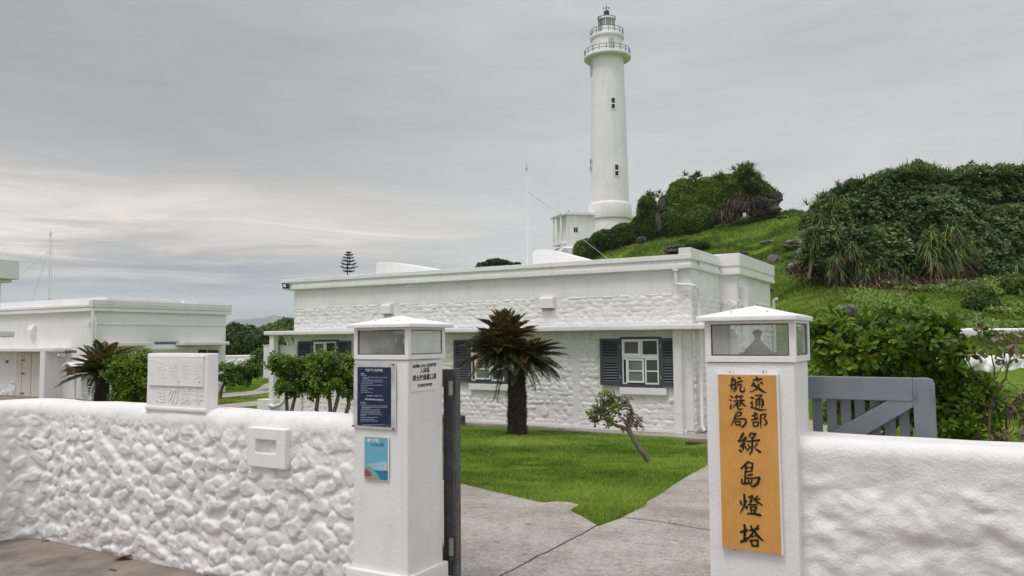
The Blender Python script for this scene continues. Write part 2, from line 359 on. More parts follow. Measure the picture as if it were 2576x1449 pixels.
class MB:
    def __init__(s): s.v = []; s.f = []
    def add(s, vs, fs):
        o = len(s.v); s.v += [tuple(map(float, v)) for v in vs]; s.f += [tuple(i+o for i in f) for f in fs]; return s
    def box(s, x0, x1, y0, y1, z0, z1):
        return s.add([(x0, y0, z0), (x1, y0, z0), (x1, y1, z0), (x0, y1, z0), (x0, y0, z1), (x1, y0, z1), (x1, y1, z1), (x0, y1, z1)],
                     [(0, 3, 2, 1), (4, 5, 6, 7), (0, 1, 5, 4), (1, 2, 6, 5), (2, 3, 7, 6), (3, 0, 4, 7)])
    def prism(s, poly, axis, a, b):
        """poly: list of 2D points in the plane across AXIS, from a to b"""
        n = len(poly)
        def P(p, t): return {'x': (t, p[0], p[1]), 'y': (p[0], t, p[1]), 'z': (p[0], p[1], t)}[axis]
        return s.add([P(p, a) for p in poly]+[P(p, b) for p in poly], [tuple(range(n))[::-1], tuple(range(n, 2*n))]+[(i, (i+1) % n, (i+1) % n+n, i+n) for i in range(n)])
    def tube(s, pts, r, n=8, cap=True):
        pts = [Vector(p) for p in pts]; rs = r if hasattr(r, '__len__') else [r]*len(pts); rings = []
        up = None
        for i, p in enumerate(pts):
            d = (pts[min(i+1, len(pts)-1)]-pts[max(i-1, 0)]).normalized()
            if up is None: up = Vector((0, 0, 1)) if abs(d.z) < .9 else Vector((1, 0, 0))
            a = d.cross(up).normalized(); up2 = a.cross(d).normalized(); up = up2
            rings.append([p+(a*math.cos(t)+up2*math.sin(t))*rs[i] for t in [2*math.pi*k/n for k in range(n)]])
        vs = [v for R_ in rings for v in R_]; fs = []
        for i in range(len(pts)-1):
            for k in range(n): fs.append((i*n+k, i*n+(k+1) % n, (i+1)*n+(k+1) % n, (i+1)*n+k))
        if cap: fs += [tuple(range(n))[::-1], tuple(range((len(pts)-1)*n, len(pts)*n))]
        return s.add(vs, fs)
    def lathe(s, prof, c, n=48):
        vs = []; fs = []
        for r, z in prof:
            for k in range(n): t = 2*math.pi*k/n; vs.append((c[0]+r*math.cos(t), c[1]+r*math.sin(t), c[2]+z))
        for i in range(len(prof)-1):
            for k in range(n): fs.append((i*n+k, i*n+(k+1) % n, (i+1)*n+(k+1) % n, (i+1)*n+k))
        fs += [tuple(range(n))[::-1], tuple(range((len(prof)-1)*n, len(prof)*n))]
        return s.add(vs, fs)
    def build(s, name, m, parent=None, bevel=0., smooth=False, seg=2, rough=0., local=False, cut=0.):
        me = bpy.data.meshes.new(name); V = np.array(s.v)
        if parent is not None and not local:
            mi = np.array(WM(parent).inverted()); V = V@mi[:3, :3].T + mi[:3, 3]
        me.from_pydata(V.tolist(), [], s.f); me.update()
        if bevel or cut or rough:
            bm = bmesh.new(); bm.from_mesh(me); bmesh.ops.recalc_face_normals(bm, faces=bm.faces)
            if bevel: bmesh.ops.bevel(bm, geom=list(bm.edges), offset=bevel, segments=seg, profile=.6, affect='EDGES', clamp_overlap=True)
            if cut:
                lo = V.min(0); hi = V.max(0)
                for ax in range(3):
                    for t in np.arange(lo[ax]+cut, hi[ax]-cut*.3, cut):
                        co = [0, 0, 0]; co[ax] = t; no = [0, 0, 0]; no[ax] = 1
                        bmesh.ops.bisect_plane(bm, geom=list(bm.verts)+list(bm.edges)+list(bm.faces), plane_co=co, plane_no=no)
            if rough:
                bm.normal_update(); P = np.array([v.co for v in bm.verts]); d = fbm(P*7+3.1, 3)*rough
                for v, k in zip(bm.verts, d): v.co += v.normal*float(k)
            bm.to_mesh(me); bm.free()
        if smooth:
            for p in me.polygons: p.use_smooth = True
            if hasattr(me, 'set_sharp_from_angle'): me.set_sharp_from_angle(angle=math.radians(35))
        me.materials.append(m); return link(bpy.data.objects.new(name, me), parent)
def bx(name, m, parent, x0, x1, y0, y1, z0, z1, bevel=.004, **k): return MB().box(x0, x1, y0, y1, z0, z1).build(name, m, parent, bevel=bevel, **k)

def grid_obj(name, P, m, parent=None, smooth=True):
    """P (a,b,3)"""
    a, b = P.shape[:2]; idx = np.arange(a*b).reshape(a, b)
    Fc = np.stack([idx[:-1, :-1], idx[1:, :-1], idx[1:, 1:], idx[:-1, 1:]], -1).reshape(-1, 4)
    return mesh_np(name, P.reshape(-1, 3), Fc, m, parent, smooth)

def text_obj(name, body, size, m, parent, origin, ux, uz, thick=.001, offset=0., align='CENTER', sx=1.):
    """lettering in the plane spanned by ux (right) and uz (up), centred at origin"""
    cu = bpy.data.curves.new(name, 'FONT'); cu.body = body; cu.size = size; cu.align_x = align; cu.align_y = 'CENTER'; cu.extrude = thick; cu.offset = offset; cu.resolution_u = 3
    o = bpy.data.objects.new(name, cu); COL.objects.link(o); bpy.context.view_layer.update()
    dg = bpy.context.evaluated_depsgraph_get(); me = bpy.data.meshes.new_from_object(o.evaluated_get(dg)); bpy.data.objects.remove(o)
    ux = Vector(ux).normalized(); uz = Vector(uz).normalized(); un = ux.cross(uz)
    M4 = Matrix(((ux.x*sx, uz.x, un.x, origin[0]), (ux.y*sx, uz.y, un.y, origin[1]), (ux.z*sx, uz.z, un.z, origin[2]), (0, 0, 0, 1)))
    if parent is not None: M4 = WM(parent).inverted()@M4
    me.transform(M4); me.materials.clear(); me.materials.append(m)
    return link(bpy.data.objects.new(name, me), parent)

# ---- stones: height field of cobbles on a (u, v) sheet
def stones(U, V, size, aspect=1.5, height=.04, rows=False, jitter=.35, var=.45, tilt=0., seed=0, keep=None, sharp=.55, UVw=None):
    r = np.random.default_rng(seed); Hh = np.zeros(U.shape)
    u0, u1, v0, v1 = U.min(), U.max(), V.min(), V.max(); du = abs(U[1, 0]-U[0, 0]); dv = abs(V[0, 1]-V[0, 0])
    sv = size/aspect**.5; su = size*aspect**.5; k = 0; v = v0+sv*.4
    while v < v1+sv*.4:
        u = u0 - su*(.5 if k % 2 else .0)
        while u < u1+su:
            cu = u + r.normal()*jitter*su*.35; cv = v + r.normal()*jitter*sv*(.12 if rows else .5)
            s = 1+r.uniform(-var, var); a = su*.56*s; b = sv*.56*(1+r.uniform(-var, var)*.5); ang = (r.normal()*.12 if rows else r.normal()*.5)+tilt
            h = height*(.55+.6*r.random()); p = r.uniform(1.8, 2.8); tip = r.uniform(-.5, .5)
            if keep is None or keep(cu, cv):
                m = max(a, b)*1.25; i0, i1 = int((cu-m-u0)/du), int((cu+m-u0)/du)+2; j0, j1 = int((cv-m-v0)/dv), int((cv+m-v0)/dv)+2
                i0, j0 = max(i0, 0), max(j0, 0)
                if i1 > i0 and j1 > j0:
                    uu = (UVw[0] if UVw else U)[i0:i1, j0:j1]-cu; vv = (UVw[1] if UVw else V)[i0:i1, j0:j1]-cv
                    if uu.size:
                        x = (uu*math.cos(ang)+vv*math.sin(ang))/a; y = (-uu*math.sin(ang)+vv*math.cos(ang))/b
                        rr = (np.abs(x)**p+np.abs(y)**p)**(1/p); hh = np.clip(np.minimum(h*np.clip(1-rr**2.2, 0, 1)**sharp*1.12, h*(.86+.34*tip*x+.16*y)), 0, None)
                        Hh[i0:i1, j0:j1] = np.maximum(Hh[i0:i1, j0:j1], hh)
            u += su*(1+r.uniform(-.12, .12))
        v += sv*(1+r.uniform(-.06, .06)); k += 1
    return Hh

def stones2(U, V, Uw, Vw, size, aspect, height, jitter=1., var=.5, tilt=0., seed=0, sharp=.8):
    """angular field stones half sunk in render: warped coordinates, facetted tops"""
    r = np.random.default_rng(seed); Hh = np.zeros(U.shape); u0, u1, v0, v1 = U.min(), U.max(), V.min(), V.max(); du = abs(U[1, 0]-U[0, 0]); dv = abs(V[0, 1]-V[0, 0])
    sv = size/aspect**.5; su = size*aspect**.5
    for _ in range(int((u1-u0)*(v1-v0)/(su*sv)*.5)):
        cu, cv = r.uniform(u0, u1), r.uniform(v0, v1); s = 1+r.uniform(-var, var); a = su*.56*s; b = sv*.56*s*(1+r.uniform(-.3, .3)); ang = r.normal()*.55+tilt; h = height*(.35+.9*r.random()*s); gx, gy = r.normal()*.35, r.uniform(-.1, .5)
        m = max(a, b)*1.4; i0, i1 = max(int((cu-m-u0)/du), 0), int((cu+m-u0)/du)+2; j0, j1 = max(int((cv-m-v0)/dv), 0), int((cv+m-v0)/dv)+2
        uu = Uw[i0:i1, j0:j1]-cu; vv = Vw[i0:i1, j0:j1]-cv
        if not uu.size: continue
        x = (uu*math.cos(ang)+vv*math.sin(ang))/a; y = (-uu*math.sin(ang)+vv*math.cos(ang))/b; rr = (np.abs(x)**2.3+np.abs(y)**2.3)**(1/2.3)
        hh = h*np.clip(1-rr**2, 0, 1)**sharp; hh = np.minimum(hh, h*(.72+gx*x*.6+gy*y*.6)); Hh[i0:i1, j0:j1] = np.maximum(Hh[i0:i1, j0:j1], np.clip(hh, 0, None))
    return Hh

# ================================================================== SETTING: terrain and paved ground
ZR = lambda r: (1700+r[0]/2.236)*.63889
def R7(x, y): return ((1700+x/2.236)*.63889, (1620+y/2.236)*.63889)
def gw(q): p = gpt(*q); return (p[0], p[1])
lawn_edge = [gw(R7(*q)) for q in ((180, 620), (420, 675), (700, 740), (985, 805), (1100, 793), (1200, 800), (1300, 822), (1215, 870), (1330, 930), (1450, 1000))]
le2 = [gw(R7(*q)) for q in ((1480, 1003), (1560, 975), (1680, 932))]
le3 = [gw(R7(*q)) for q in ((1790, 880), (1875, 840), (1900, 795), (1985, 750), (2130, 650), (2240, 580), (2330, 530), (2430, 475))]
crack = [gw(R7(*q)) for q in ((1450, 1003), (1330, 1075), (1200, 1140), (1100, 1195), (1000, 1245), (945, 1265), (860, 1315), (700, 1400), (600, 1449))]
def ext(a, b, y): t = (y-a[1])/(b[1]-a[1]); return (a[0]+(b[0]-a[0])*t, y)
crack.append(ext(crack[-2], crack[-1], 4.12))
joint = [gw(R7(*q)) for q in ((1680, 932), (1900, 960), (2100, 985), (2300, 1025), (2455, 1050))]; joint.append((joint[-1][0]+4.5, joint[-1][1]+1.1))
slabA = [(-9.5, 4.12), (-9.5, 9.95)] + lawn_edge + [(x-.008, y) for x, y in crack]
slabB = [(x+.008, y) for x, y in crack[::-1]] + le2 + [(x, y-.007) for x, y in joint] + [(joint[-1][0], 4.12)]
slabC = [(x, y+.007) for x, y in joint[::-1]] + le3 + [(-3.75, 14.5), (-4.3, 17.0), (-4.2, 25.), (-1.6, 25.), (-1.3, 9.3), (.6, 8.3)]
patio = [(-19., 18.9), (-19., 18.32), (-9., 18.3), (-8.7, 17.75), (-4.4, 17.45), (-4.4, 21.6), (-5.6, 21.6), (-5.6, 18.9)]
def pxy(*qs): return [gw(q) for q in qs]
pathL1 = pxy((560, 992), (640, 984), (702, 975), (702, 985), (640, 994), (552, 1003))
pathL2 = pxy((640, 984), (664, 968), (690, 960), (700, 961), (700, 965), (672, 984))
pathL3 = pxy((545, 1021), (640, 1011), (730, 1004), (730, 1011), (640, 1023), (545, 1030))
yardL = [(-60, 13.5), (-60, 19.6), (-31.5, 19.6), (-30.3, 19.2), (-30.2, 16.5), (-33, 15.)]
forecourt = [(-14, -6), (-14, 4.1), (8, 4.1), (8, -6)]
POLYS = [slabA, slabB, slabC, patio, pathL1, pathL2, pathL3, yardL, forecourt]
def inpoly(X, Y, poly):
    r = np.zeros(X.shape, bool); n = len(poly)
    for i in range(n):
        x1, y1 = poly[i]; x2, y2 = poly[(i+1) % n]
        if y1 == y2: continue
        c = ((y1 > Y) != (y2 > Y)) & (X < (x2-x1)*(Y-y1)/(y2-y1)+x1); r ^= c
    return r
def paved(X, Y):
    r = np.zeros(X.shape, bool)
    for p in POLYS: r |= inpoly(X, Y, p)
    return r
def terrain_sheet(name, xs, ys, lower=True):
    X, Y = np.meshgrid(xs, ys, indexing='ij'); Z = G(X, Y)-.03
    if lower:
        near = (Y < 30)
        pv = paved(X, Y); Z = Z-np.where(pv & near, .05, 0)
    return tag(grid_obj(name, np.stack([X, Y, Z], -1), TERRAIN), kind='structure')
def nus(a, b, fine0, fine1, df, dc):
    return np.concatenate([np.arange(a, fine0, dc), np.arange(fine0, fine1, df), np.arange(fine1, b+dc, dc)])
terrain_sheet('ground', nus(-140, 120, -30, 14, .22, 1.2), nus(-12, 175, -12, 34, .22, .9))
wy = MB().add([(-13800, -190, -22), (3300, -190, -22), (3300, 13800, -22), (-13800, 13800, -22)], [(0, 1, 2, 3)]).build('sea', SEA); tag(wy, kind='structure')
def sheet(name, poly, m, dz=0., step=.6):
    bm = bmesh.new(); vs = [bm.verts.new((x, y, 0)) for x, y in poly]; bm.faces.new(vs)
    bmesh.ops.triangulate(bm, faces=bm.faces)
    A = np.array(poly)
    for ax in (0, 1):
        for t in np.arange(A[:, ax].min()+step, A[:, ax].max(), step):
            co = [0, 0, 0]; co[ax] = t; no = [0, 0, 0]; no[ax] = 1
            bmesh.ops.bisect_plane(bm, geom=list(bm.verts)+list(bm.edges)+list(bm.faces), plane_co=co, plane_no=no)
    bm.normal_update()
    if sum(f.normal.z for f in bm.faces) < 0: bmesh.ops.reverse_faces(bm, faces=bm.faces)
    P = np.array([v.co for v in bm.verts]); z = base_g(P[:, 0], P[:, 1])+dz
    for v, k in zip(bm.verts, z): v.co.z = k
    bnd = [e for e in bm.edges if e.is_boundary]
    r = bmesh.ops.extrude_edge_only(bm, edges=bnd)
    for g_ in r['geom']:
        if isinstance(g_, bmesh.types.BMVert): g_.co.z -= .09
    me = bpy.data.meshes.new(name); bm.to_mesh(me); bm.free(); me.materials.append(m)
    o = link(bpy.data.objects.new(name, me)); tag(o, kind='structure'); return o
sheet('path', slabA, PATH); sheet('path', slabB, PATH, -.004); sheet('path', slabC, PATH, .002)
sheet('pavement', patio, PATH, .012)
for p_ in (pathL1, pathL2, pathL3): sheet('path', p_, PATH, .03)
sheet('pavement', yardL, CONC_NEAR, .004)
sheet('road', forecourt, CONC_NEAR, 0., 1.)

# far coast across the water
def far_coast():
    A = []; 
    for L, pts in ((7000, [(500, 860), (575, 840), (600, 832), (622, 827), (645, 833), (680, 846), (740, 859)]), (9500, [(440, 858), (560, 820), (590, 803), (612, 804), (640, 801), (668, 799), (686, 791), (712, 797), (750, 803), (830, 830), (980, 850)])):
        xs = np.linspace(pts[0][0], pts[-1][0], 60); ys = np.interp(xs, [p[0] for p in pts], [p[1] for p in pts]); rid = np.array([atL(x, y, L) for x, y in zip(xs, ys)])
        rid[:, 2] += fbm(np.stack([xs*.15, xs*0, xs*0+L], -1), 4)*L*.0006
        base = np.array([atL(x, 900, L) for x in xs]); fr = base.copy(); d2 = np.append(FH, 0)
        rows = []
        for k, t in enumerate(np.linspace(0, 1, 7)):
            row = rid.copy(); row[:, 2] = -25+(rid[:, 2]+25)*(t**1.2); row -= d2*(1-t)*L*.09; row[:, 2] += fbm(np.stack([xs*.2, xs*0+k, xs*0], -1), 3)*L*.002*t*(1-t)*2; rows.append(row)
        back = rid+d2*L*.1; back[:, 2] = -25; rows.append(back); A.append(np.array(rows))
    for a in A: tag(grid_obj('mountains', a, MOUNT), kind='structure')
far_coast()

# ================================================================== FRONT BOUNDARY WALLS
def extrude_wall(name, path, nrm, prof, disp, m, parent=None):
    """path (n,2), nrm (n,2) outward, prof list of (inward, z, out_component, up_component)"""
    path = np.array(path); nrm = np.array(nrm); pr = np.array(prof)
    u = np.concatenate([[0], np.cumsum(np.linalg.norm(np.diff(path, axis=0), axis=1))])
    s = np.concatenate([[0], np.cumsum(np.linalg.norm(np.diff(pr[:, :2], axis=0), axis=1))])
    U, Vv = np.meshgrid(u, s, indexing='ij')
    D = disp(U, Vv, path, pr)
    XY = path[:, None, :] - nrm[:, None, :]*(pr[None, :, 0, None]) + nrm[:, None, :]*(D*pr[None, :, 2])[..., None]
    Z = np.broadcast_to(pr[None, :, 1], D.shape) + D*pr[None, :, 3]
    return grid_obj(name, np.concatenate([XY, Z[..., None]], -1), m, parent)
def wall_profile(h, th, r, dz=.012, z0=-.08):
    p = [(0, z, 1, 0) for z in np.arange(z0, h-r, dz)]
    for a in np.linspace(0, math.pi/2, 10): p.append((r-r*math.cos(a), h-r+r*math.sin(a), math.cos(a), math.sin(a)))
    for d in np.linspace(r+.012, th-r, 8): p.append((d, h, 0, 1))
    for a in np.linspace(0, math.pi/2, 6)[1:]: p.append((th-r+r*math.sin(a), h-r+r*math.cos(a), -math.sin(a), math.cos(a)))
    for z in np.linspace(h-r-.05, z0, 8): p.append((th, z, -1, 0))
    return p
def left_wall():
    P = []; Nn = []
    for x in np.arange(-3.19, -6.6, -.009): P.append((x, 3.70)); Nn.append((0, -1))
    cx, cy, r = -6.6, 3.44, .26
    for a in np.linspace(0, math.pi/2, 34)[1:]: P.append((cx-r*math.sin(a), cy+r*math.cos(a))); Nn.append((math.sin(a), -math.cos(a)))
    for y in np.arange(3.43, .4, -.014): P.append((-6.86, y)); Nn.append((1, 0))
    prof = wall_profile(1.12, .30, .10, .009)
    def disp(U, Vv, path, pr):
        w3 = np.stack([U*5, Vv*5, U*0], -1); Uw = U+fbm(w3*2, 3)*.008; Vw = Vv+fbm(w3*2+31, 3)*.007
        def st(*a, **k): return stones2(U, Vv, Uw, Vw, *a, **k)
        Hh = stones(U, Vv, .094, 1.4, .032, jitter=.8, var=.5, tilt=-.3, seed=3, sharp=.5, UVw=(Uw, Vw))
        z = pr[:, 1][None]; front = (pr[:, 2][None] > .3)
        right = np.clip((1.1-U)/1.0, 0, 1)                 # stones are half buried in render near the pillar
        fade = np.clip((1.065-z)/.12, 0, 1)*front*np.clip((z+.02)/.05, .25, 1)
        n3 = np.stack([U*9, Vv*9, U*0], -1)
        soft = fbm(n3, 4)*.008; crag = (fbm(n3*3+5, 4)*.005-np.abs(fbm(n3*1.9+11, 4))*.006)*(1+1.6*np.clip((z-.78)/.2, 0, 1))
        top = np.clip((z-.80)/.15, 0, 1); Hh = Hh*(1-.55*top)
        return Hh*fade*(1-.25*right) + soft*(.45+.55*fade)*front + crag*fade + fbm(n3*.25, 2)*.02
    t = thing('stone_wall', 'long white-painted cobblestone wall left of the gateway', 'wall', (-5., 3.85, 0))
    extrude_wall('cobble_face', P, Nn, prof, disp, WHITEST, t)
    return t
LW = left_wall()
def right_wall():
    P = [(x, 3.745) for x in np.arange(-.70, 3.6, .014)]; Nn = [(0, -1)]*len(P)
    prof = wall_profile(1.145, .30, .07)
    def disp(U, Vv, path, pr):
        z = pr[:, 1][None]; front = pr[:, 2][None] > .3; n3 = np.stack([U*3.2, Vv*4.4, U*0+9], -1)
        w3 = n3*1.5; Hh = stones2(U, Vv, U+fbm(w3, 4)*.05, Vv+fbm(w3+31, 4)*.04, .17, 1.9, .042, var=.5, tilt=-.2, seed=21, sharp=1.)
        fade = np.clip((1.07-z)/.16, 0, 1)*front
        return (Hh*.55 + fbm(n3, 4)*.022 + fbm(n3*4, 4)*.014 - np.abs(fbm(n3*2.2+7, 4))*.026)*fade + fbm(n3*.8, 2)*.008 + .008*np.exp(-U*6)*front
    t = thing('stone_wall', 'white-painted lumpy wall right of the gateway, in front of the grey gate', 'wall', (1.4, 3.9, 0))
    extrude_wall('render_face', P, Nn, prof, disp, WHITEST, t)
right_wall()

def frame_box(x0, x1, z0, z1, hx0, hx1, hz0, hz1, yf, yb, yr):
    m = MB(); o = [(x0, z0), (x1, z0), (x1, z1), (x0, z1)]; h = [(hx0, hz0), (hx1, hz0), (hx1, hz1), (hx0, hz1)]
    vs = [(x, yf, z) for x, z in o]+[(x, yf, z) for x, z in h]+[(x, yr, z) for x, z in h]+[(x, yb, z) for x, z in o]
    fs = [(i, (i+1) % 4, 4+(i+1) % 4, 4+i) for i in range(4)]+[(4+i, 4+(i+1) % 4, 8+(i+1) % 4, 8+i) for i in range(4)]+[(8, 9, 10, 11)]+[(12+i, 12+(i+1) % 4, (i+1) % 4, i) for i in range(4)]+[(15, 14, 13, 12)]
    return m.add(vs, fs)
o = frame_box(-4.156, -3.802, .775, 1.03, -4.075, -3.885, .868, .955, 3.650, 3.74, 3.722).build('letter_slot', WHITE, bevel=.007, seg=3)
tag(o, 'square white block with a rectangular letter slot set in the cobble wall', 'letter slot')

def notice_block():
    t = thing('warning_block', 'white upright block with raised warning characters standing on the cobble wall', 'sign', (-4.98, 3.85, 1.1))
    MB().box(-5.316, -4.64, 3.715, 3.815, 1.05, 1.517).build('block', WHITE, t, bevel=.012, seg=3, smooth=True, cut=.05, rough=.003)
    pl = MB().box(-5.282, -4.672, 3.700, 3.72, 1.279, 1.487).build('plaque', WHITE, t, bevel=.005, seg=3)
    MB().box(-5.30, -4.665, 3.703, 3.72, 1.489, 1.498).build('rim', WHITE, t, bevel=.005)
    MB().box(-5.315, -4.645, 3.700, 3.72, 1.10, 1.128).build('ledge', WHITE, t, bevel=.009)
    for i, ch in enumerate('登攀勿請'):
        c = onY(*[(405.5+i*31.2), 931], 3.70); text_obj('character', ch, .140, WHITE, pl, (c[0], 3.6993, 1.385), (1, 0, 0), (0, 0, 1), .0009, .0, sx=.72)
    for i, ch in enumerate('進勿請非'):
        c = onY(*[(403+i*31.6), 993], 3.71); text_obj('character', ch, .135, WHITE, t, (c[0], 3.713, 1.208), (1, 0, 0), (0, 0, 1), .0025, .0016, sx=.86)
    for (x, y) in ((1140, 775), (1135+480, 780)):
        c = onY((560+ (x-310)/5.797)*.63889, (1370+y/5.797)*.63889, 3.70); MB().tube([(c[0], 3.703, c[2]), (c[0], 3.6965, c[2])], .0035, 8).build('bolt', BLACK, pl)
notice_block()

# ================================================================== GATE PILLARS
def pillar(x0, x1, name_label, cap, lamp=True):
    y0, y1 = 3.675, 4.03
    t = thing('gate_pillar', name_label, 'pillar', ((x0+x1)/2, (y0+y1)/2, 0))
    MB().box(x0, x1, y0, y1, -.05, 1.482).build('shaft', WHITE, t, bevel=.009, seg=3, smooth=True, cut=.045, rough=.0035)
    if name_label.startswith('left'):
        MB().box(x0-.035, x1+.02, y0-.03, y1+.03, -.05, .235).build('plinth', WHITE, t, bevel=.008, seg=2, smooth=True, cut=.05, rough=.003)
    # lantern
    lan = MB(); a0, a1, b0, b1 = x0+.004, x1+.012, y0-.010, y1+.012
    w = .028
    for (px_, py_) in ((a0, b0), (a1-w, b0), (a0, b1-w), (a1-w, b1-w)): lan.box(px_, px_+w, py_, py_+w, 1.512, 1.662)
    lan.box(a0, a1, b0, b1, 1.484, 1.512); lan.box(a0, a1, b0, b0+w, 1.6625, 1.674); lan.box(a0, a1, b1-w, b1, 1.6625, 1.674); lan.box(a0, a0+w, b0+w, b1-w, 1.6625, 1.674); lan.box(a1-w, a1, b0+w, b1-w, 1.6625, 1.674)
    lo = lan.build('lantern_frame', WHITE, t, bevel=.0025)
    rim = MB(); g_ = .004
    for (xa, xb, ya, yb) in ((a0+w, a1-w, b0+.010, b0+.016), (a1-.016, a1-.010, b0+w, b1-w)):
        xh = (xb-xa) > (yb-ya)
        for k in (0, 1):
            zz = 1.512+.003 if k == 0 else 1.655
            rim.box(xa, xb, ya-.002, yb+.002, zz, zz+.004)
        if xh: rim.box(xa, xa+g_, ya-.002, yb+.002, 1.519, 1.655); rim.box(xb-g_, xb, ya-.002, yb+.002, 1.519, 1.655)
        else: rim.box(xa-.002, xb+.002, ya, ya+g_, 1.519, 1.655); rim.box(xa-.002, xb+.002, yb-g_, yb, 1.519, 1.655)
    rim.build('glazing_seal', DGREY, lo)
    left = name_label.startswith('left')
    MB().box(a0+w, a1-w, b0+.011, b0+.015, 1.513, 1.661).build('glass_pane', GLASS, lo)
    MB().box(a1-.015, a1-.011, b0+w, b1-w, 1.513, 1.661).build('glass_pane', GLASSG if left else GLASS, lo)
    MB().box(a0+w, a1-w, b1-.015, b1-.011, 1.513, 1.661).build('glass_pane', GLASSG if left else GLASS, lo)
    MB().box(a0+.011, a0+.018, b0+w, b1-w, 1.513, 1.661).build('side_board', BEIGE, lo)
    cx, cy = (x0+x1)/2+.005, (y0+y1)/2
    lm = MB(); lm.box(cx-.078, cx+.078, cy-.07, cy+.07, 1.5125, 1.526); lb = lm.build('lamp_base', LAMPB, t, bevel=.003)
    MB().lathe([(.062, 0), (.060, .012), (.034, .036), (.020, .052), (.018, .055)], (cx, cy, 1.5265), 20).build('lamp_hood', LAMPB, lb, smooth=True)
    MB().lathe([(.014, 0), (.015, .012), (.012, .016), (.016, .026), (.022, .034), (.022, .042), (.016, .05), (.006, .054)], (cx, cy, 1.5815), 16).build('bulb', LAMPB, lb, smooth=True)
    # cap
    X0, X1, Y0, Y1 = cap; ax, ay = (X0+X1)/2, (Y0+Y1)/2
    c = MB(); q = [(X0, Y0), (X1, Y0), (X1, Y1), (X0, Y1)]
    c.add([(x, y, 1.675) for x, y in q]+[(x, y, 1.697) for x, y in q]+[(ax, ay, 1.752)], [(3, 2, 1, 0), (0, 1, 5, 4), (1, 2, 6, 5), (2, 3, 7, 6), (3, 0, 4, 7), (4, 5, 8), (5, 6, 8), (6, 7, 8), (7, 4, 8)])
    co = c.build('cap', WHITE, t, bevel=.004, seg=3, smooth=True)
    for sx_ in (-.35, .38):
        zc = 1.697+.055*(1-.62)
        MB().lathe([(.006, 0), (.006, .004)], (ax+sx_*(X1-X0)*.5, ay-(Y1-Y0)*.5*.62, zc-.001), 10).build('bolt_head', STEEL, co)
    return t
PL = pillar(-3.245, -2.834, 'left white gate pillar carrying a blue notice and a small poster', (-3.262, -2.782, 3.622, 4.085))
PR = pillar(-1.066, -.664, 'right white gate pillar behind the tall ochre name board', (-1.092, -.640, 3.622, 4.085))

# ---- ochre name board with brush lettering
def brush(mb, pts, w, y, th, closed_cap=True):
    """one brush stroke: smooth ribbon of varying width in the X-Z plane, with tapered round ends"""
    P = np.array(pts, float); w = np.array(w if hasattr(w, '__len__') else [w]*len(P), float)
    if len(w) != len(P): w = np.interp(np.linspace(0, 1, len(P)), np.linspace(0, 1, len(w)), w)
    n = 6*(len(P)-1)+1; t = np.linspace(0, len(P)-1, n)
    if len(P) > 2:                                         # Catmull-Rom
        Q = np.vstack([2*P[0]-P[1], P, 2*P[-1]-P[-2]]); out = []
        for a in t:
            i = min(int(a), len(P)-2); f = a-i; p0, p1, p2, p3 = Q[i], Q[i+1], Q[i+2], Q[i+3]
            out.append(.5*((2*p1)+(-p0+p2)*f+(2*p0-5*p1+4*p2-p3)*f*f+(-p0+3*p1-3*p2+p3)*f**3))
        C = np.array(out)
    else: C = P[0]+(P[1]-P[0])*(t/(len(P)-1))[:, None]
    W = np.interp(t, range(len(P)), w)*.5
    d = np.gradient(C, axis=0); d /= np.linalg.norm(d, axis=1)[:, None]+1e-9; nn = np.stack([-d[:, 1], d[:, 0]], 1)
    Lf = C+nn*W[:, None]; Rt = C-nn*W[:, None]
    cap0 = [C[0]-d[0]*W[0]*math.cos(a)*.9+nn[0]*W[0]*math.sin(a) for a in (-.9, -.3, .3, .9)]
    cap1 = [C[-1]+d[-1]*W[-1]*math.cos(a)*.9+nn[-1]*W[-1]*math.sin(a) for a in (.9, .3, -.3, -.9)]
    # cross-section: flat edge ring on the board, raised ridge along the centre -> a carved look
    o = len(mb.v); vs = []; fs = []
    ring = [cap0[1]*.5+cap0[2]*.5]
    k = len(C)
    for i in range(k):
        vs += [(Lf[i][0], y, Lf[i][1]), (Lf[i][0]*.7+C[i][0]*.3, y-th, Lf[i][1]*.7+C[i][1]*.3), (Rt[i][0]*.7+C[i][0]*.3, y-th*.8, Rt[i][1]*.7+C[i][1]*.3), (Rt[i][0], y, Rt[i][1])]
    for i in range(k-1):
        for j in range(3): fs.append((i*4+j, i*4+j+1, i*4+4+j+1, i*4+4+j))
    e0 = C[0]-d[0]*W[0]*.9; e1 = C[-1]+d[-1]*W[-1]*.9
    vs += [(e0[0], y-th*.3, e0[1]), (e1[0], y-th*.3, e1[1])]; a, b = len(vs)-2, len(vs)-1
    for j in range(3): fs.append((j+1, j, a)); fs.append(((k-1)*4+j, (k-1)*4+j+1, b))
    mb.add(vs, fs)
SA = 5.175; SB = 2.842
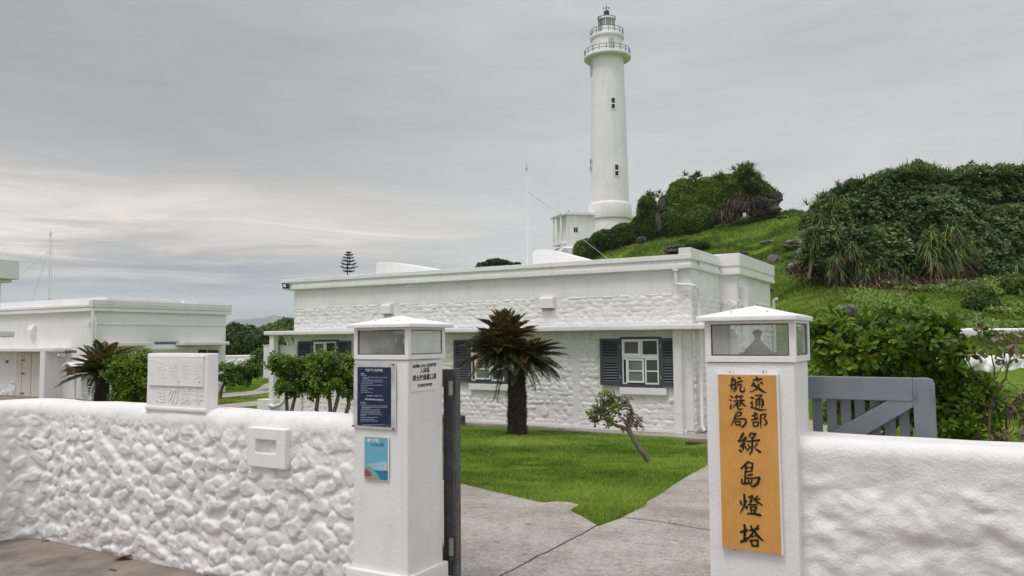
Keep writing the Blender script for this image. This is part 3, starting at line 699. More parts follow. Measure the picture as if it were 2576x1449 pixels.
GLA = {
 '交': [([(815,125),(842,152)],28),([(752,187),(850,176),(932,165)],[30,34,30]),([(822,135),(845,180),(852,215)],[30,36,22]),([(903,232),(948,262)],30),([(768,245),(724,305)],[44,28]),([(745,272),(850,345),(935,408),(1025,450)],[38,46,42,8]),([(868,262),(858,325),(785,392),(675,430)],[30,34,24,6])],
 '通': [([(702,545),(758,552)],[26,36]),([(800,502),(930,495)],26),([(928,497),(880,550),(830,575)],[30,26,16]),([(815,580),(812,735)],[28,20]),([(815,580),(940,578)],22),([(943,578),(956,665),(925,750)],[28,40,20]),([(880,590),(880,740)],18),([(830,628),(935,626)],13),([(830,680),(935,678)],13),([(742,622),(702,652),(745,680)],[26,20,18]),([(745,682),(712,745)],[26,22]),([(710,745),(800,765),(900,797),(1035,785)],[26,34,38,6])],
 '部': [([(780,850),(822,882)],32),([(737,917),(847,880)],28),([(775,925),(790,960)],24),([(837,930),(812,965)],22),([(722,1002),(852,970)],28),([(747,1050),(853,1036)],22),([(747,1050),(765,1130)],24),([(857,1036),(846,1125)],28),([(765,1127),(845,1122)],22),([(907,890),(905,1050),(915,1180)],[34,34,5]),([(907,892),(1005,875)],26),([(1005,880),(995,935),(955,972)],[30,30,14]),([(960,972),(1012,1010),(1030,1062),(975,1103)],[16,28,34,18])],
 '航': [([(350,125),(320,172)],26),([(318,172),(314,300),(300,430)],[26,28,8]),([(320,182),(385,170)],20),([(390,172),(386,330),(372,400),(348,425)],[28,30,28,8]),([(270,296),(402,270)],[20,28]),([(345,195),(352,240)],15),([(340,330),(346,380)],15),([(447,137),(497,157)],32),([(420,236),(532,205)],28),([(440,262),(430,332),(380,412)],[26,24,8]),([(440,271),(520,280)],22),([(508,282),(488,395),(535,427),(575,400),(566,320)],[30,32,36,26,5])],
 '港': [([(285,507),(340,540)],[20,30]),([(270,585),(300,607)],[20,30]),([(292,770),(300,700),(317,668)],[34,26,6]),([(418,490),(414,570)],26),([(510,495),(500,580)],28),([(380,531),(545,515)],26),([(355,616),(572,600)],[20,30]),([(430,622),(390,690),(335,740)],[28,24,8]),([(500,622),(560,690),(615,725)],[26,34,8]),([(440,660),(500,650)],20),([(502,652),(490,700),(440,704)],20),([(435,662),(433,740),(470,782),(545,770)],[26,28,34,10])],
 '局': [([(415,843),(515,845)],26),([(516,847),(500,910)],28),([(425,922),(505,907)],22),([(412,850),(370,980),(297,1115)],[28,32,8]),([(390,982),(590,975)],[22,28]),([(595,977),(606,1060),(532,1143),(490,1110)],[30,38,36,6]),([(387,1032),(492,1032)],22),([(387,1032),(402,1095)],24),([(492,1032),(485,1100)],26),([(402,1097),(485,1101)],24)],
}
GLB = {
 '綠': [([(250,42),(228,80),(207,120)],[22,26,14]),([(190,128),(225,135),(268,92)],[20,14,14]),([(275,90),(250,150),(215,192)],[24,18,20]),([(215,192),(268,165)],16),([(240,160),(245,228)],18),([(198,228),(226,250)],[14,22]),([(262,193),(282,215)],16),([(332,42),(310,82)],[20,16]),([(330,45),(388,50)],15),([(386,50),(350,100)],20),([(335,92),(352,112)],14),([(285,136),(355,130),(427,122)],[16,16,22]),([(346,112),(345,230),(318,277)],[18,20,14]),([(298,172),(312,190)],15),([(288,237),(327,195)],13),([(402,160),(370,202)],[18,10]),([(383,218),(436,256)],[12,26])],
 '島': [([(302,362),(222,440)],[22,18]),([(302,367),(357,384)],15),([(277,395),(268,530),(266,598)],18),([(352,386),(341,470)],17),([(290,430),(345,425)],12),([(285,476),(341,470)],14),([(300,516),(352,505)],[18,14]),([(270,546),(350,548),(430,538)],[16,14,20]),([(430,540),(402,608),(350,640),(325,618)],[20,28,20,6]),([(230,558),(240,606),(342,600)],[16,20,16]),([(307,566),(305,600)],12),([(342,562),(341,600)],14)],
 '燈': [([(213,798),(226,842)],[16,20]),([(288,790),(265,842)],[10,14]),([(258,730),(256,850),(208,938)],[22,20,6]),([(258,850),(287,886)],[12,22]),([(305,762),(350,745),(318,812)],[14,16,10]),([(322,775),(337,790)],11),([(408,745),(365,792)],[16,10]),([(432,775),(390,787)],14),([(345,762),(400,810),(460,850)],[12,24,10]),([(347,800),(288,862)],[14,10]),([(320,847),(402,840)],14),([(325,870),(397,866)],13),([(325,870),(335,922)],15),([(397,867),(370,932)],18),([(335,902),(382,900)],11),([(293,943),(360,946),(440,962)],[14,20,26])],
 '塔': [([(260,1070),(264,1150),(256,1250)],[24,26,22]),([(215,1152),(290,1128)],[20,26]),([(220,1262),(302,1215)],[24,20]),([(332,1080),(352,1150)],[20,14]),([(416,1072),(375,1140)],[18,14]),([(318,1132),(416,1113)],[18,24]),([(372,1140),(320,1200),(268,1267)],[20,18,6]),([(375,1148),(420,1205),(475,1250)],[18,28,8]),([(335,1202),(392,1190)],13),([(323,1246),(412,1240)],18),([(330,1246),(350,1305)],18),([(410,1242),(404,1305)],20),([(343,1302),(416,1306)],18)],
}
def name_board():
    t = thing('name_board', 'tall ochre wooden board with black brushed characters on the right pillar', 'sign', (-.869, 3.665, .63))
    y0 = 3.648
    b = MB().box(-1.000, -.738, y0, 3.668, .634, 1.427).build('board', SIGN, t, bevel=.002)
    bk = MB().box(-1.006, -.730, 3.652, 3.674, .630, 1.431).build('backing', WHITEM, t, bevel=.002)
    for (x, y, up) in ((1836, 936, 1), (1920, 936, 1), (1848, 1384, 0), (1941, 1393, 0)):
        c = onY(x, y, 3.665); q = MB().box(c[0]-.013, c[0]+.013, 3.668, 3.6725, c[2]-.012, c[2]+.012).build('bracket', WHITEM, t, bevel=.001)
        MB().tube([(c[0], 3.669, c[2]), (c[0], 3.6645, c[2])], .0028, 8).build('screw', BLACK, q)
    def put(G_, f, s):
        for ch, st in G_.items():
            mb = MB(); 
            for i, (pts, w) in enumerate(st):
                P = []; 
                for q in pts: p = onY(*f(*q), y0); P.append((p[0], p[2]))
                k = s*4.05/F*.63889
                brush(mb, P, np.array(w if hasattr(w, '__len__') else [w]*len(pts))*k*1.08, y0-.0004, .0032+.0002*(i % 5))
            mb.build('character', INK, b)
    put(GLA, lambda x, y: ((2820+x/SA)*.63889, (1460+y/SA)*.63889), 1/SA)
    put(GLB, lambda x, y: ((2840+x/SB)*.63889, (1690+y/SB)*.63889), 1/SB)
name_board()

# ---- blue visitor notice, poster and paper on the left pillar
FY = 3.668
def polyY(mb, pts, y, th=.0004):
    P = [onY(x, yy, y) for x, yy in pts]
    return mb.prism([(p[0], p[2]) for p in P], 'y', y, y+th)
def blue_notice():
    def q(x, y): return ((1390+x/5.174)*.63889, (1420+y/5.174)*.63889)
    y = 3.660; a = onY(*q(90, 128), y); b = onY(*q(768, 1355), y)
    x0, x1, z1, z0 = a[0], b[0], a[2], b[2]
    t = thing('visitor_notice', 'navy blue visitor notice behind clear acrylic on the left pillar', 'sign', ((x0+x1)/2, y, z0))
    sh = MB().box(x0, x1, y, y+.002, z0, z1).build('printed_sheet', NAVY, t)
    ax0 = onY(*q(8, 35), y)[0]; ax1 = onY(*q(862, 35), y)[0]; az1 = onY(*q(400, 36), y)[2]; az0 = onY(*q(400, 1390), y)[2]
    MB().box(ax0, ax1, y+.003, y+.006, az0, az1).build('backing_panel', WHITEM, t, bevel=.001)
    ac = MB().box(ax0, ax1, y-.006, y-.003, az0, az1).build('acrylic_cover', ACRYL, t)
    for (cx, cz) in ((ax0+.006, az1-.012), (ax1-.012, az1-.012), (ax0+.004, az0+.012), (ax1-.012, az0+.008)):
        MB().tube([(cx, y+.012, cz), (cx, y-.012, cz)], .0042, 10).build('standoff', BLACK, ac)
    W = x1-x0
    def T(s, cx, cy, size, name='lettering', m=PRW, off=.0004, sx=1., al='CENTER'):
        p = onY(*q(cx, cy), y); text_obj(name, s, size, m, sh, (p[0], y-.0006, p[2]), (1, 0, 0), (0, 0, 1), .0003, off, al, sx)
    T('歡迎參觀 (不收門票)', 430, 200, .0158, sx=.95); T('WELCOME (Free Admission)', 430, 793, .0118)
    T('參觀須知', 160, 268, .0068, al='LEFT'); T('Visitors Notice', 155, 850, .0058, al='LEFT')
    mb = MB(); mg = MB(); r = random.Random(4)
    for (xa, xb, yy) in ((160,275,300),(190,430,338),(440,698,342),(200,330,366),(185,615,398),(185,615,432),(160,405,465),(160,615,500),(160,285,535),(160,270,573),(290,425,573),(160,305,610),(160,400,645),(275,405,715),(435,520,717),(548,595,718),(155,280,885),(165,705,922),(180,705,952),(180,355,968),(160,555,998),(160,555,1028),(155,555,1060),(155,595,1093),(155,265,1121),(150,505,1157),(150,435,1195),(150,515,1230),(200,645,1308),(670,745,1330)):
        x = xa; hh = 7 if yy not in (715, 717, 718) else 12
        while x < xb:
            w = min(r.uniform(9, 17), xb-x); A = onY(*q(x, yy-hh), y); B = onY(*q(x+w*.82, yy+hh), y)
            (mb if yy < 1300 else mg).box(A[0], B[0], y-.0007, y-.0002, B[2], A[2]); x += w
    mb.f and mb.build('body_print', PRG, sh); mg.build('footer_line', PRG, sh)
blue_notice()
PB = [mat('poster_%s' % n, c, .6, .04, 30) for n, c in (('sky', (.13, .42, .55)), ('sky_pale', (.30, .52, .62)), ('green', (.16, .42, .33)), ('maroon', (.30, .07, .11)), ('sand', (.55, .22, .13)), ('sea', (.02, .20, .33)), ('teal_text', (.04, .28, .38)), ('deep_blue', (.01, .10, .22)))]
def poster():
    def q(x, y): return ((1420+x/7.246)*.63889, (1700+y/7.246)*.63889)
    y = 3.667; P = lambda pts: [q(*p) for p in pts]
    t = thing('travel_poster', 'small pale blue poster of a coast below the navy notice', 'poster', (onY(*q(440, 1390), y)[0], y, onY(*q(440, 1390), y)[2]))
    def pl(name, pts, m, k, parent): polyY(MB(), P(pts), y-.0012*k, .0008).build(name, m, parent)
    pl('border', [(86, 96), (812, 132), (806, 1420), (84, 1368)], PRW, 1, t)
    sheet_ = polyY(MB(), P([(112, 138), (772, 180), (768, 1388), (106, 1330)]), y-.0024, .0008).build('printed_sheet', PB[0], t)
    pl('pale_sky', [(112, 930), (769, 830), (768, 1130), (112, 1060)], PB[1], 3, sheet_)
    pl('painted_sea', [(380, 1105), (768, 1135), (768, 1388), (430, 1358)], PB[5], 4, sheet_)
    pl('painted_hill', [(112, 935), (160, 925), (230, 985), (270, 1000), (330, 1060), (400, 1130), (470, 1200), (560, 1372), (470, 1364), (112, 1332)], PB[2], 5, sheet_)
    pl('painted_cliff', [(110, 1055), (200, 1085), (300, 1170), (300, 1255), (210, 1285), (108, 1260)], PB[3], 6, sheet_)
    pl('painted_sand', [(108, 1255), (220, 1278), (400, 1290), (470, 1364), (106, 1330)], PB[4], 7, sheet_)
    pl('painted_tower', [(676, 1110), (684, 960), (694, 935), (704, 960), (714, 1112)], PRW, 5, sheet_)
    pl('painted_islet', [(610, 1130), (680, 1100), (760, 1115), (760, 1142), (640, 1140)], PB[3], 6, sheet_)
    def T(s, cx, cy, size, m, rot=0., sx=1., off=.0005):
        p = onY(*q(cx, cy), y); text_obj('lettering', s, size, m, sheet_, (p[0], y-.0036, p[2]), (1, 0, .0 if not rot else -math.tan(rot)), (0, 0, 1) if not rot else (math.tan(rot), 0, 1), .0003, off, 'CENTER', sx)
    T('振興國旅', 362, 255, .0225, PRW); T('TAIWAN', 420, 378, .019, PB[6], 0, .95); T('Hi', 618, 375, .036, PB[7], 0, .75, .0002)
    mb = MB()
    for k in range(8):
        A = onY(*q(320+k*30, 505+k*2), y); B = onY(*q(342+k*30, 545+k*2), y); mb.box(A[0], B[0], y-.0038, y-.0030, B[2], A[2])
    mb.build('small_print', PB[1], sheet_)
poster()
def paper():
    X = -2.831
    def q(x, y): return ((1390+x/5.174)*.63889, (1420+y/5.174)*.63889)
    C = [onX(*q(*p), X) for p in ((1190, 20), (1700, -5), (1690, 585), (1180, 640))]
    t = thing('laminated_notice', 'white laminated sheet with black mask notice on the gate side of left pillar', 'sign', tuple(C[3]))
    vs = [(X+.0015, c[1], c[2]) for c in C]+[(X, c[1], c[2]) for c in C]
    sh = MB().add(vs, [(0, 3, 2, 1), (4, 5, 6, 7), (0, 1, 5, 4), (1, 2, 6, 5), (2, 3, 7, 6), (3, 0, 4, 7)]).build('sheet', PRW, t)
    def T(s, cx, cy, size, sx=1., off=.0006):
        p = onX(*q(cx, cy), X); text_obj('lettering', s, size, INKP, sh, (X+.0022, p[1], p[2]), (0, 1, .02), (0, 0, 1), .0003, off, 'CENTER', sx)
    T('為因應COVID-19防疫需要', 1455, 105, .0225, .93); T('入園區', 1460, 205, .0335); T('請全程佩戴口罩', 1455, 340, .0345); T('交通部航港局 敬啟', 1460, 500, .0185, .98)
    a = onX(*q(1235, 413), X); b = onX(*q(1672, 370), X)
    MB().add([(X+.0024, a[1], a[2]), (X+.0024, b[1], b[2]), (X+.0024, b[1], b[2]+.003), (X+.0024, a[1], a[2]+.003)], [(0, 1, 2, 3)]).build('underline', INKP, sh)
paper()

# ================================================================== GATES
def R8(x, y): return ((3000+x/2.2297)*.63889, (1150+y/2.2297)*.63889)
def right_gate():
    yf = 4.20; t = thing('gate_leaf', 'grey wooden gate leaf with diagonal brace folded back behind the right wall', 'gate', (-1.03, yf, .1), group='slatted gate leaves of the gateway')
    X1 = onY(*R8(1520, 900), yf)[0]; zt = 1.398; X0 = -1.02; zb = .13; st = onY(*R8(1335, 1100), yf)[0]
    MB().box(X0, st, yf, yf+.045, zt-.112, zt).build('top_rail', GREY, t, bevel=.004)
    MB().box(X0, st, yf, yf+.045, zb, zb+.11).build('bottom_rail', GREY, t, bevel=.004)
    MB().prism([(st, zb), (X1, zb), (X1, zt-.03), (X1-.008, zt-.008), (X1-.03, zt), (st, zt)], 'y', yf-.002, yf+.047).build('stile', GREY, t, bevel=.004)
    MB().box(X0-.0, X0+.10, yf-.002, yf+.047, zb+.112, zt-.114).build('hinge_stile', GREY, t, bevel=.004)
    bp = [onY(*R8(*q), yf) for q in ((575, 1250), (1160, 920), (1340, 905), (1340, 1012), (870, 1280))]
    d = (bp[1]-bp[0]); d = d/abs(d[0]); low = bp[0]-d*(bp[0][0]-X0-.1)
    poly = [(low[0], max(low[2], zb+.115)), (bp[1][0], bp[1][2]), (bp[2][0]-.004, zt-.114), (st-.002, bp[3][2]), (bp[4][0], bp[4][2]), (bp[4][0]-d[0]*.3, bp[4][2]-d[2]*.3)]
    MB().prism(poly[:5]+[poly[5]], 'y', yf+.004, yf+.04).build('brace', GREY, t, bevel=.003)
    xs = [(445, 530), (572, 655), (693, 782), (817, 905), (950, 1040), (1075, 1170), (1205, 1295)]
    for a, b in xs:
        xa = onY(*R8(a, 1100), yf+.045)[0]; xb = onY(*R8(b, 1100), yf+.045)[0]
        MB().box(xa, xb, yf+.046, yf+.062, zb+.02, zt-.02).build('picket', GREY, t, bevel=.002)
    for x in (-.915, -.85):
        MB().box(x, x+.05, yf+.046, yf+.062, zb+.02, zt-.02).build('picket', GREY, t, bevel=.002)
    for (x, y) in ((1345, 885), (1505, 885)):
        c = onY(*R8(x, y), yf); MB().tube([(c[0], yf, c[2]+.022), (c[0], yf-.022, c[2]+.02), (c[0], yf-.022, c[2]-.022), (c[0], yf, c[2]-.024)], .005, 6).build('latch_loop', GREY, t)
    for z in (.3, 1.2): MB().tube([(-1.03, yf-.02, z-.05), (-1.03, yf-.02, z+.05)], .014, 10).build('hinge', RUST, t)
right_gate()
WORN = mat('worn_grey_steel', (.12, .125, .13), .5, .15, 12, .3, 90, col2=(.07, .07, .07))
def left_gate():
    yf = 4.10; t = thing('gate_leaf', 'grey gate leaf seen edge-on with rusty hinges behind the left pillar', 'gate', (-2.80, yf, .1), group='slatted gate leaves of the gateway')
    X1 = -2.787; X0 = -3.50; zb, zt = .13, 1.412
    MB().prism([(X1-.09, zb), (X1-.03, zb), (X1-.03, zt), (X1-.09, zt)], 'y', yf-.002, yf+.05).build('hinge_stile', DGREY, t, bevel=.003)
    MB().box(X1-.0295, X1+.004, yf+.004, yf+.054, zb-.06, zt+.003).build('steel_post', WORN, t, bevel=.004)
    MB().box(X0, X1-.091, yf, yf+.045, zt-.112, zt).build('top_rail', GREY, t, bevel=.004)
    MB().box(X0, X1-.091, yf, yf+.045, zb, zb+.11).build('bottom_rail', GREY, t, bevel=.004)
    MB().box(X0, X0+.15, yf-.002, yf+.047, zb+.112, zt-.114).build('stile', GREY, t, bevel=.004)
    x = X0+.18
    while x < X1-.15: MB().box(x, x+.05, yf+.046, yf+.062, zb+.02, zt-.02).build('picket', GREY, t, bevel=.002); x += .085
    d = MB().prism([(X0+.15, zt-.114), (X0+.15, zt-.24), (X1-.2, zb+.113), (X1-.095, zb+.113)], 'y', yf+.004, yf+.04).build('brace', GREY, t, bevel=.003)
    for z0, z1 in ((1.22, 1.37), (.235, .40)):
        h = MB(); h.tube([(X1-.020, yf-.022, z0+.03), (X1-.020, yf-.022, z1-.03)], .016, 12).build('hinge', STEEL, t, smooth=True)
        for za, zb_ in ((z0, z0+.028), (z1-.028, z1)): MB().tube([(X1-.020, yf-.022, za), (X1-.020, yf-.022, zb_)], .0125, 10).build('hinge_pin', RUST, t, smooth=True)
left_gate()

# ================================================================== MAIN BUILDING (front plane y = 18.7)
def stone_face(name, axis, pos, a0, a1, z0, z1, parent, size, aspect, height, rows, seed, step=.03, holes=(), sgn=-1, m=None, rough=.004, tilt=0.):
    """relief sheet in the plane y=pos (axis 'y') or x=pos (axis 'x'); sgn = outward direction"""
    a = np.linspace(a0, a1, max(4, int(abs(a1-a0)/step)+1)); z = np.linspace(z0, z1, max(4, int((z1-z0)/step)+1))
    U, V = np.meshgrid(a, z, indexing='ij')
    def keep(u, v):
        for (h0, h1, k0, k1) in holes:
            if h0-size*.3 < u < h1+size*.3 and k0-size*.2 < v < k1+size*.2: return False
        return True
    Hh = stones(U, V, size, aspect, height, rows=rows, jitter=.6 if rows else 1., var=.4, seed=seed, keep=keep, tilt=tilt)
    ed = np.clip(np.minimum(U-min(a0, a1), max(a0, a1)-U)/.03, 0, 1)*np.clip(np.minimum(V-z0, z1-V)/.025, 0, 1)
    q3 = np.stack([U*14, V*14, U*0+seed], -1); Hh = (Hh*(1+.35*fbm(q3*.6, 3)) + (fbm(q3, 4)*.009-np.abs(fbm(q3*.7+9, 3))*.008)*min(1, size*5))*ed
    Hh = Hh + fbm(np.stack([U*4, V*4, U*0+seed], -1), 3)*rough
    for (h0, h1, k0, k1) in holes:
        ins = (U > h0-.04) & (U < h1+.04) & (V > k0-.04) & (V < k1+.04); Hh = np.where(ins, -.005, Hh)
    W = pos + sgn*Hh
    P = np.stack([U, W, V], -1) if axis == 'y' else np.stack([W, U, V], -1)
    if (axis == 'y') == (sgn < 0): pass
    return grid_obj(name, P, m or WHITEST, parent)

def shutter(x0, x1, z0, z1, yf, parent, hinge_left=True):
    s = MB(); r = .075
    fr = frame_box(x0, x1, z0, z1, x0+r, x1-r, z0+r*1.1, z1-r, yf, yf+.045, yf+.036).build('shutter', SHUT, parent)
    zm = (z0+z1)*.5+.03
    MB().box(x0+r, x1-r, yf+.001, yf+.03, zm-.06, zm+.06).build('mid_rail', SHUT, fr)
    MB().box(x0+r, x1-r, yf+.0335, yf+.0355, z0+r*1.1, z1-r).build('gap_shade_sheet', BLACK, fr)  # black sheet added as painted shade between the louvre slats
    sl = MB()
    for za, zb in ((z0+r*1.1, zm-.06), (zm+.06, z1-r)):
        n = int((zb-za)/.062)
        for k in range(n):
            z = za+(k+.5)*(zb-za)/n
            sl.add([(x0+r, yf+.002, z-.018), (x1-r, yf+.002, z-.018), (x1-r, yf+.026, z+.012), (x0+r, yf+.026, z+.012), (x0+r, yf+.008, z-.021), (x1-r, yf+.008, z-.021), (x1-r, yf+.031, z+.009), (x0+r, yf+.031, z+.009)],
                   [(0, 1, 2, 3), (7, 6, 5, 4), (0, 4, 5, 1), (2, 6, 7, 3), (0, 3, 7, 4), (1, 5, 6, 2)])
    sl.build('louvre', SHUT, fr)
    hx = x1 if hinge_left else x0
    for z in (z0+.22, z1-.2): MB().box(hx-.012, hx+.02, yf-.006, yf+.004, z-.045, z+.045).build('strap_hinge', BRASS, fr)
    return fr

def house_window(t, x0, x1, z0, z1, yw, shl, shr, style=0):
    """x0..x1 outer dark frame; shl / shr = outer x of the left and right shutter"""
    w = frame_box(x0, x1, z0-.02, z1+.05, x0+.05, x1-.045, z0+.04, z1-.01, yw-.085, yw, yw-.022).build('window', SHUT, t)
    a, b, c, d = x0+.052, x1-.047, z0+.042, z1-.012; zm = c+(d-c)*.62; xm = (a+b)/2; y = yw-.078
    def fr(n, xa, xb, za, zb, ww, y_, m=WHITEM): frame_box(xa, xb, za, zb, xa+ww, xb-ww, za+ww, zb-ww, y_, y_+.03, y_+.026).build(n, m, w)
    fr('sash', a, xm+.02, zm+.005, d, .065, y-.012); fr('sash', xm+.022, b, zm+.005, d, .04, y+.004)
    MB().box(a, b, y, y+.03, zm-.05, zm+.003).build('transom', WHITEM, w)
    za, zb = c, zm-.052; w3 = (b-a)
    fr('sash', a+w3*.13, a+w3*.60, za+.035, zb-.01, .045, y-.014); fr('sash', a+w3*.62, b, za, zb, .04, y+.006); fr('sash', a, a+w3*.128, za, zb, .03, y+.006)
    MB().box(a+w3*.13+.045, a+w3*.60-.045, y-.012, y+.004, (za+zb)/2-.012, (za+zb)/2+.022).build('glazing_bar', WHITEM, w)
    MB().box(a+w3*.62+.04, b-.04, y+.008, y+.02, (za+zb)/2-.012, (za+zb)/2+.022).build('glazing_bar', WHITEM, w)
    g = lambda xa, xb, za_, zb_, y_, m: MB().box(xa, xb, y_, y_+.003, za_, zb_).build('pane', m, w)
    g(a+.066, xm-.046, zm+.071, d-.066, y+.010, WINMESH); g(xm+.063, b-.041, zm+.046, d-.041, y+.026, WINDARK)
    g(a+w3*.13+.046, a+w3*.60-.046, za+.081, zb-.056, y+.008, WINGREEN); g(a+w3*.62+.041, b-.041, za+.041, zb-.041, y+.028, WINGREEN2); g(a+.031, a+w3*.128-.031, za+.031, zb-.031, y+.028, WINDARK)
    MB().tube([(xm+.045, y-.002, zm+.12), (xm+.045, y-.02, zm+.15), (xm+.045, y-.02, zm+.21)], .008, 6).build('latch', WHITEM, w)
    MB().box(x0-.02, x1+.14, yw-.11, yw, z0-.215, z0-.045).build('sill', WHITE, w, bevel=.008)
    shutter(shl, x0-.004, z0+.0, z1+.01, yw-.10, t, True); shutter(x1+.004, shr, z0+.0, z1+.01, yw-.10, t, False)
WINMESH = mat('insect_screen', (.13, .125, .12), .8, .1, 200)
WINGREEN2 = mat('dark_green_window_glass', (.06, .085, .075), .2, .1, 2)

def main_building():
    Y0 = 18.7; t = thing('office_building', 'long low white cobble-walled office with slate grey shutters behind the lawn', 'building', (-12.4, 21, -.74))
    xl, xr, yb = -19.12, -5.72, 27.5; zb = -.80
    MB().box(xl, xr-.004, Y0+.03, yb, zb, 3.30).build('wall', WHITE, t)
    # front: upper rows of cobbles, smooth frieze above
    vents = [(-15.62, -14.98, 2.2, 2.66), (-9.95, -9.42, 2.2, 2.68)]
    vents = []
    for (xa, xb, ya, yb_) in ((965, 989, 766, 789), (1363, 1397, 748, 775)):
        A = onY(xa, ya, Y0); B = onY(xb, yb_, Y0); vents.append((A[0], B[0], B[2], A[2]))
    stone_face('cobble_relief', 'y', Y0, xl, xr, 1.93, 2.70, t, .165, 1.9, .028, True, 5, .02, [(v[0]-.18, v[1]+.18, v[2]-.02, v[3]+.1) for v in vents])
    MB().box(xl-.002, xr+.002, Y0-.002, Y0+.05, 2.70, 3.32).build('frieze', WHITE, t, cut=.3, rough=.004, bevel=.0)
    W = [(onY(786, 900, Y0-.08)[0], onY(848, 900, Y0-.08)[0], -18.85, -16.62), (-12.16, -10.98, -12.70, -10.44), (-7.585, -6.52, -8.14, -6.05)]
    holes = [(a[2]-.05, a[3]+.05, .15, 1.72) for a in W]
    holes2 = [(-8.95, -8.80, -.6, 1.6), (-6.2, -5.73, -.8, 1.8), (-10.05, -9.60, -.52, -.18)]
    stone_face('cobble_relief', 'y', Y0, xl, -5.73, -.66, 1.80, t, .155, 1.55, .028, True, 8, .02, holes+holes2)
    MB().box(xl, -5.9, Y0-.05, Y0+.02, -.80, -.655).build('base_course', WHITE, t, bevel=.01)
    MB().tube([(-9.82, Y0-.035, -.34), (-9.82, Y0+.02, -.34)], .11, 20).build('drain_cover', WHITE, t)
    for a in W: house_window(t, a[0], a[1], .40, 1.58, Y0, a[2], a[3])
    # right side wall
    stone_face('cobble_relief', 'x', xr, Y0-.01, 21.25, 1.93, 2.66, t, .17, 1.4, .04, True, 15, .028, (), 1)
    stone_face('cobble_relief', 'x', xr, Y0-.01, 21.25, -.7, 1.80, t, .17, 1.3, .045, True, 16, .028, (), 1)
    MB().box(xr-.02, xr+.012, Y0, 21.25, 2.66, 3.32).build('frieze', WHITE, t)
    # canopy
    cy = 18.25; c = MB().box(-20.05, -5.30, cy, Y0+.06, 1.795, 1.925)
    co = c.build('canopy', WHITE, t, bevel=.03, seg=3, smooth=True, cut=.6, rough=.012)
    MB().box(-5.72, -5.30, Y0+.065, 21.2, 1.80, 1.92).build('canopy_side', WHITE, t, bevel=.02)
    # cornice (front, right return, wing return)
    def cornice(x0, x1, y0, y1, z0=3.29, kind='y'):
        a = MB().box(x0, x1, y0, y1, z0, z0+.11).build('cornice', WHITE, t, bevel=.012, seg=2, cut=1.1, rough=.008)
        MB().box(x0+.05, x1-.045, y0+.045, y1-.002, z0+.111, z0+.225).build('cornice', WHITE, t, bevel=.01, cut=1.1, rough=.006)
        MB().box(x0+.0, x1-.0, y0+.0, y1-.004, z0+.226, z0+.235+.115).build('cornice', WHITE, t, bevel=.012, seg=2, cut=1.1, rough=.008)
    cornice(-19.58, -5.66, 18.54, 19.2)
    cornice(-6.2, -5.62, 19.21, 21.05)
    # raised parapet of the right bay and the wing
    MB().box(-5.98, -5.67, 18.56, 21.2, 3.64, 3.80).build('parapet', WHITE, t, bevel=.012)
    wy0 = 21.25; wx = -5.24
    MB().box(-7.5, wx, wy0, 25.43, zb, 3.30).build('wing_wall', WHITE, t, bevel=.01)
    MB().box(-6.3, wx+.12, wy0-.13, 25.62, 3.29, 3.40).build('cornice', WHITE, t, bevel=.012); MB().box(-6.2, wx+.10, wy0-.105, 25.6, 3.401, 3.515).build('cornice', WHITE, t, bevel=.01); MB().box(-6.3, wx+.12, wy0-.13, 25.62, 3.516, 3.86).build('parapet', WHITE, t, bevel=.014, seg=2)
    stone_face('cobble_relief', 'y', wy0-.005, -5.70, wx, 1.6, 2.62, t, .2, 1.5, .05, True, 31, .03)
    stone_face('cobble_relief', 'x', wx+.004, wy0, 25.4, -.7, 2.62, t, .2, 1.5, .06, True, 33, .035, (), 1)
    MB().box(wx+.004, wx+.20, 21.55, 22.35, -.7, 2.98).build('duct', WHITE, t, bevel=.015)
    MB().tube([(wx+.1, 25.38, -.6), (wx+.1, 25.38, 2.72), (wx+.16, 25.38, 2.78), (wx+.24, 25.38, 2.79)], .05, 10).build('downpipe', WHITEM, t, smooth=True)
    # downpipes
    MB().tube([(-6.07, Y0-.11, 3.30), (-6.07, Y0-.11, 2.98), (-6.055, Y0-.11, 2.93), (-6.0, Y0-.11, 2.905), (-5.72, Y0-.11, 2.885), (-5.63, Y0-.06, 2.86), (-5.585, Y0+.06, 2.80), (-5.58, Y0+.14, 2.68), (-5.58, Y0+.16, 1.90)], .037, 10).build('downpipe', WHITEM, t, smooth=True)
    MB().box(-6.13, -5.99, Y0-.17, Y0-.03, 3.24, 3.29).build('pipe_collar', WHITEM, t)
    MB().tube([(-5.58, Y0+.16, 1.80), (-5.58, Y0+.16, -.55), (-5.52, Y0+.12, -.66)], .045, 10).build('downpipe', WHITEM, t, smooth=True)
    MB().box(-6.17, -5.97, Y0-.17, Y0+.03, -.80, 1.80).build('pilaster', WHITE, t, bevel=.008); MB().box(-6.175, -5.965, Y0-.176, Y0+.03, -.24, -.215).build('pipe_collar', WHITE, t)
    # lamp, spout, vents
    for v in vents:
        vb = MB(); r = .07
        pts = [(0, v[2]), (-.16, v[2]+.0), (-.16, v[3]-r)]+[(-.16+r-r*math.cos(a), v[3]-r+r*math.sin(a)) for a in np.linspace(.2, math.pi/2, 5)]+[(0, v[3])]
        vb.prism([(Y0+p[0], p[1]) for p in pts], 'x', v[0], v[1]).build('vent_hood', WHITE, t, bevel=.006)
        MB().box(v[0]+.02, v[1]-.02, Y0-.15, Y0-.02, v[2]-.012, v[2]-.002).build('vent_mesh', DGREY, t)
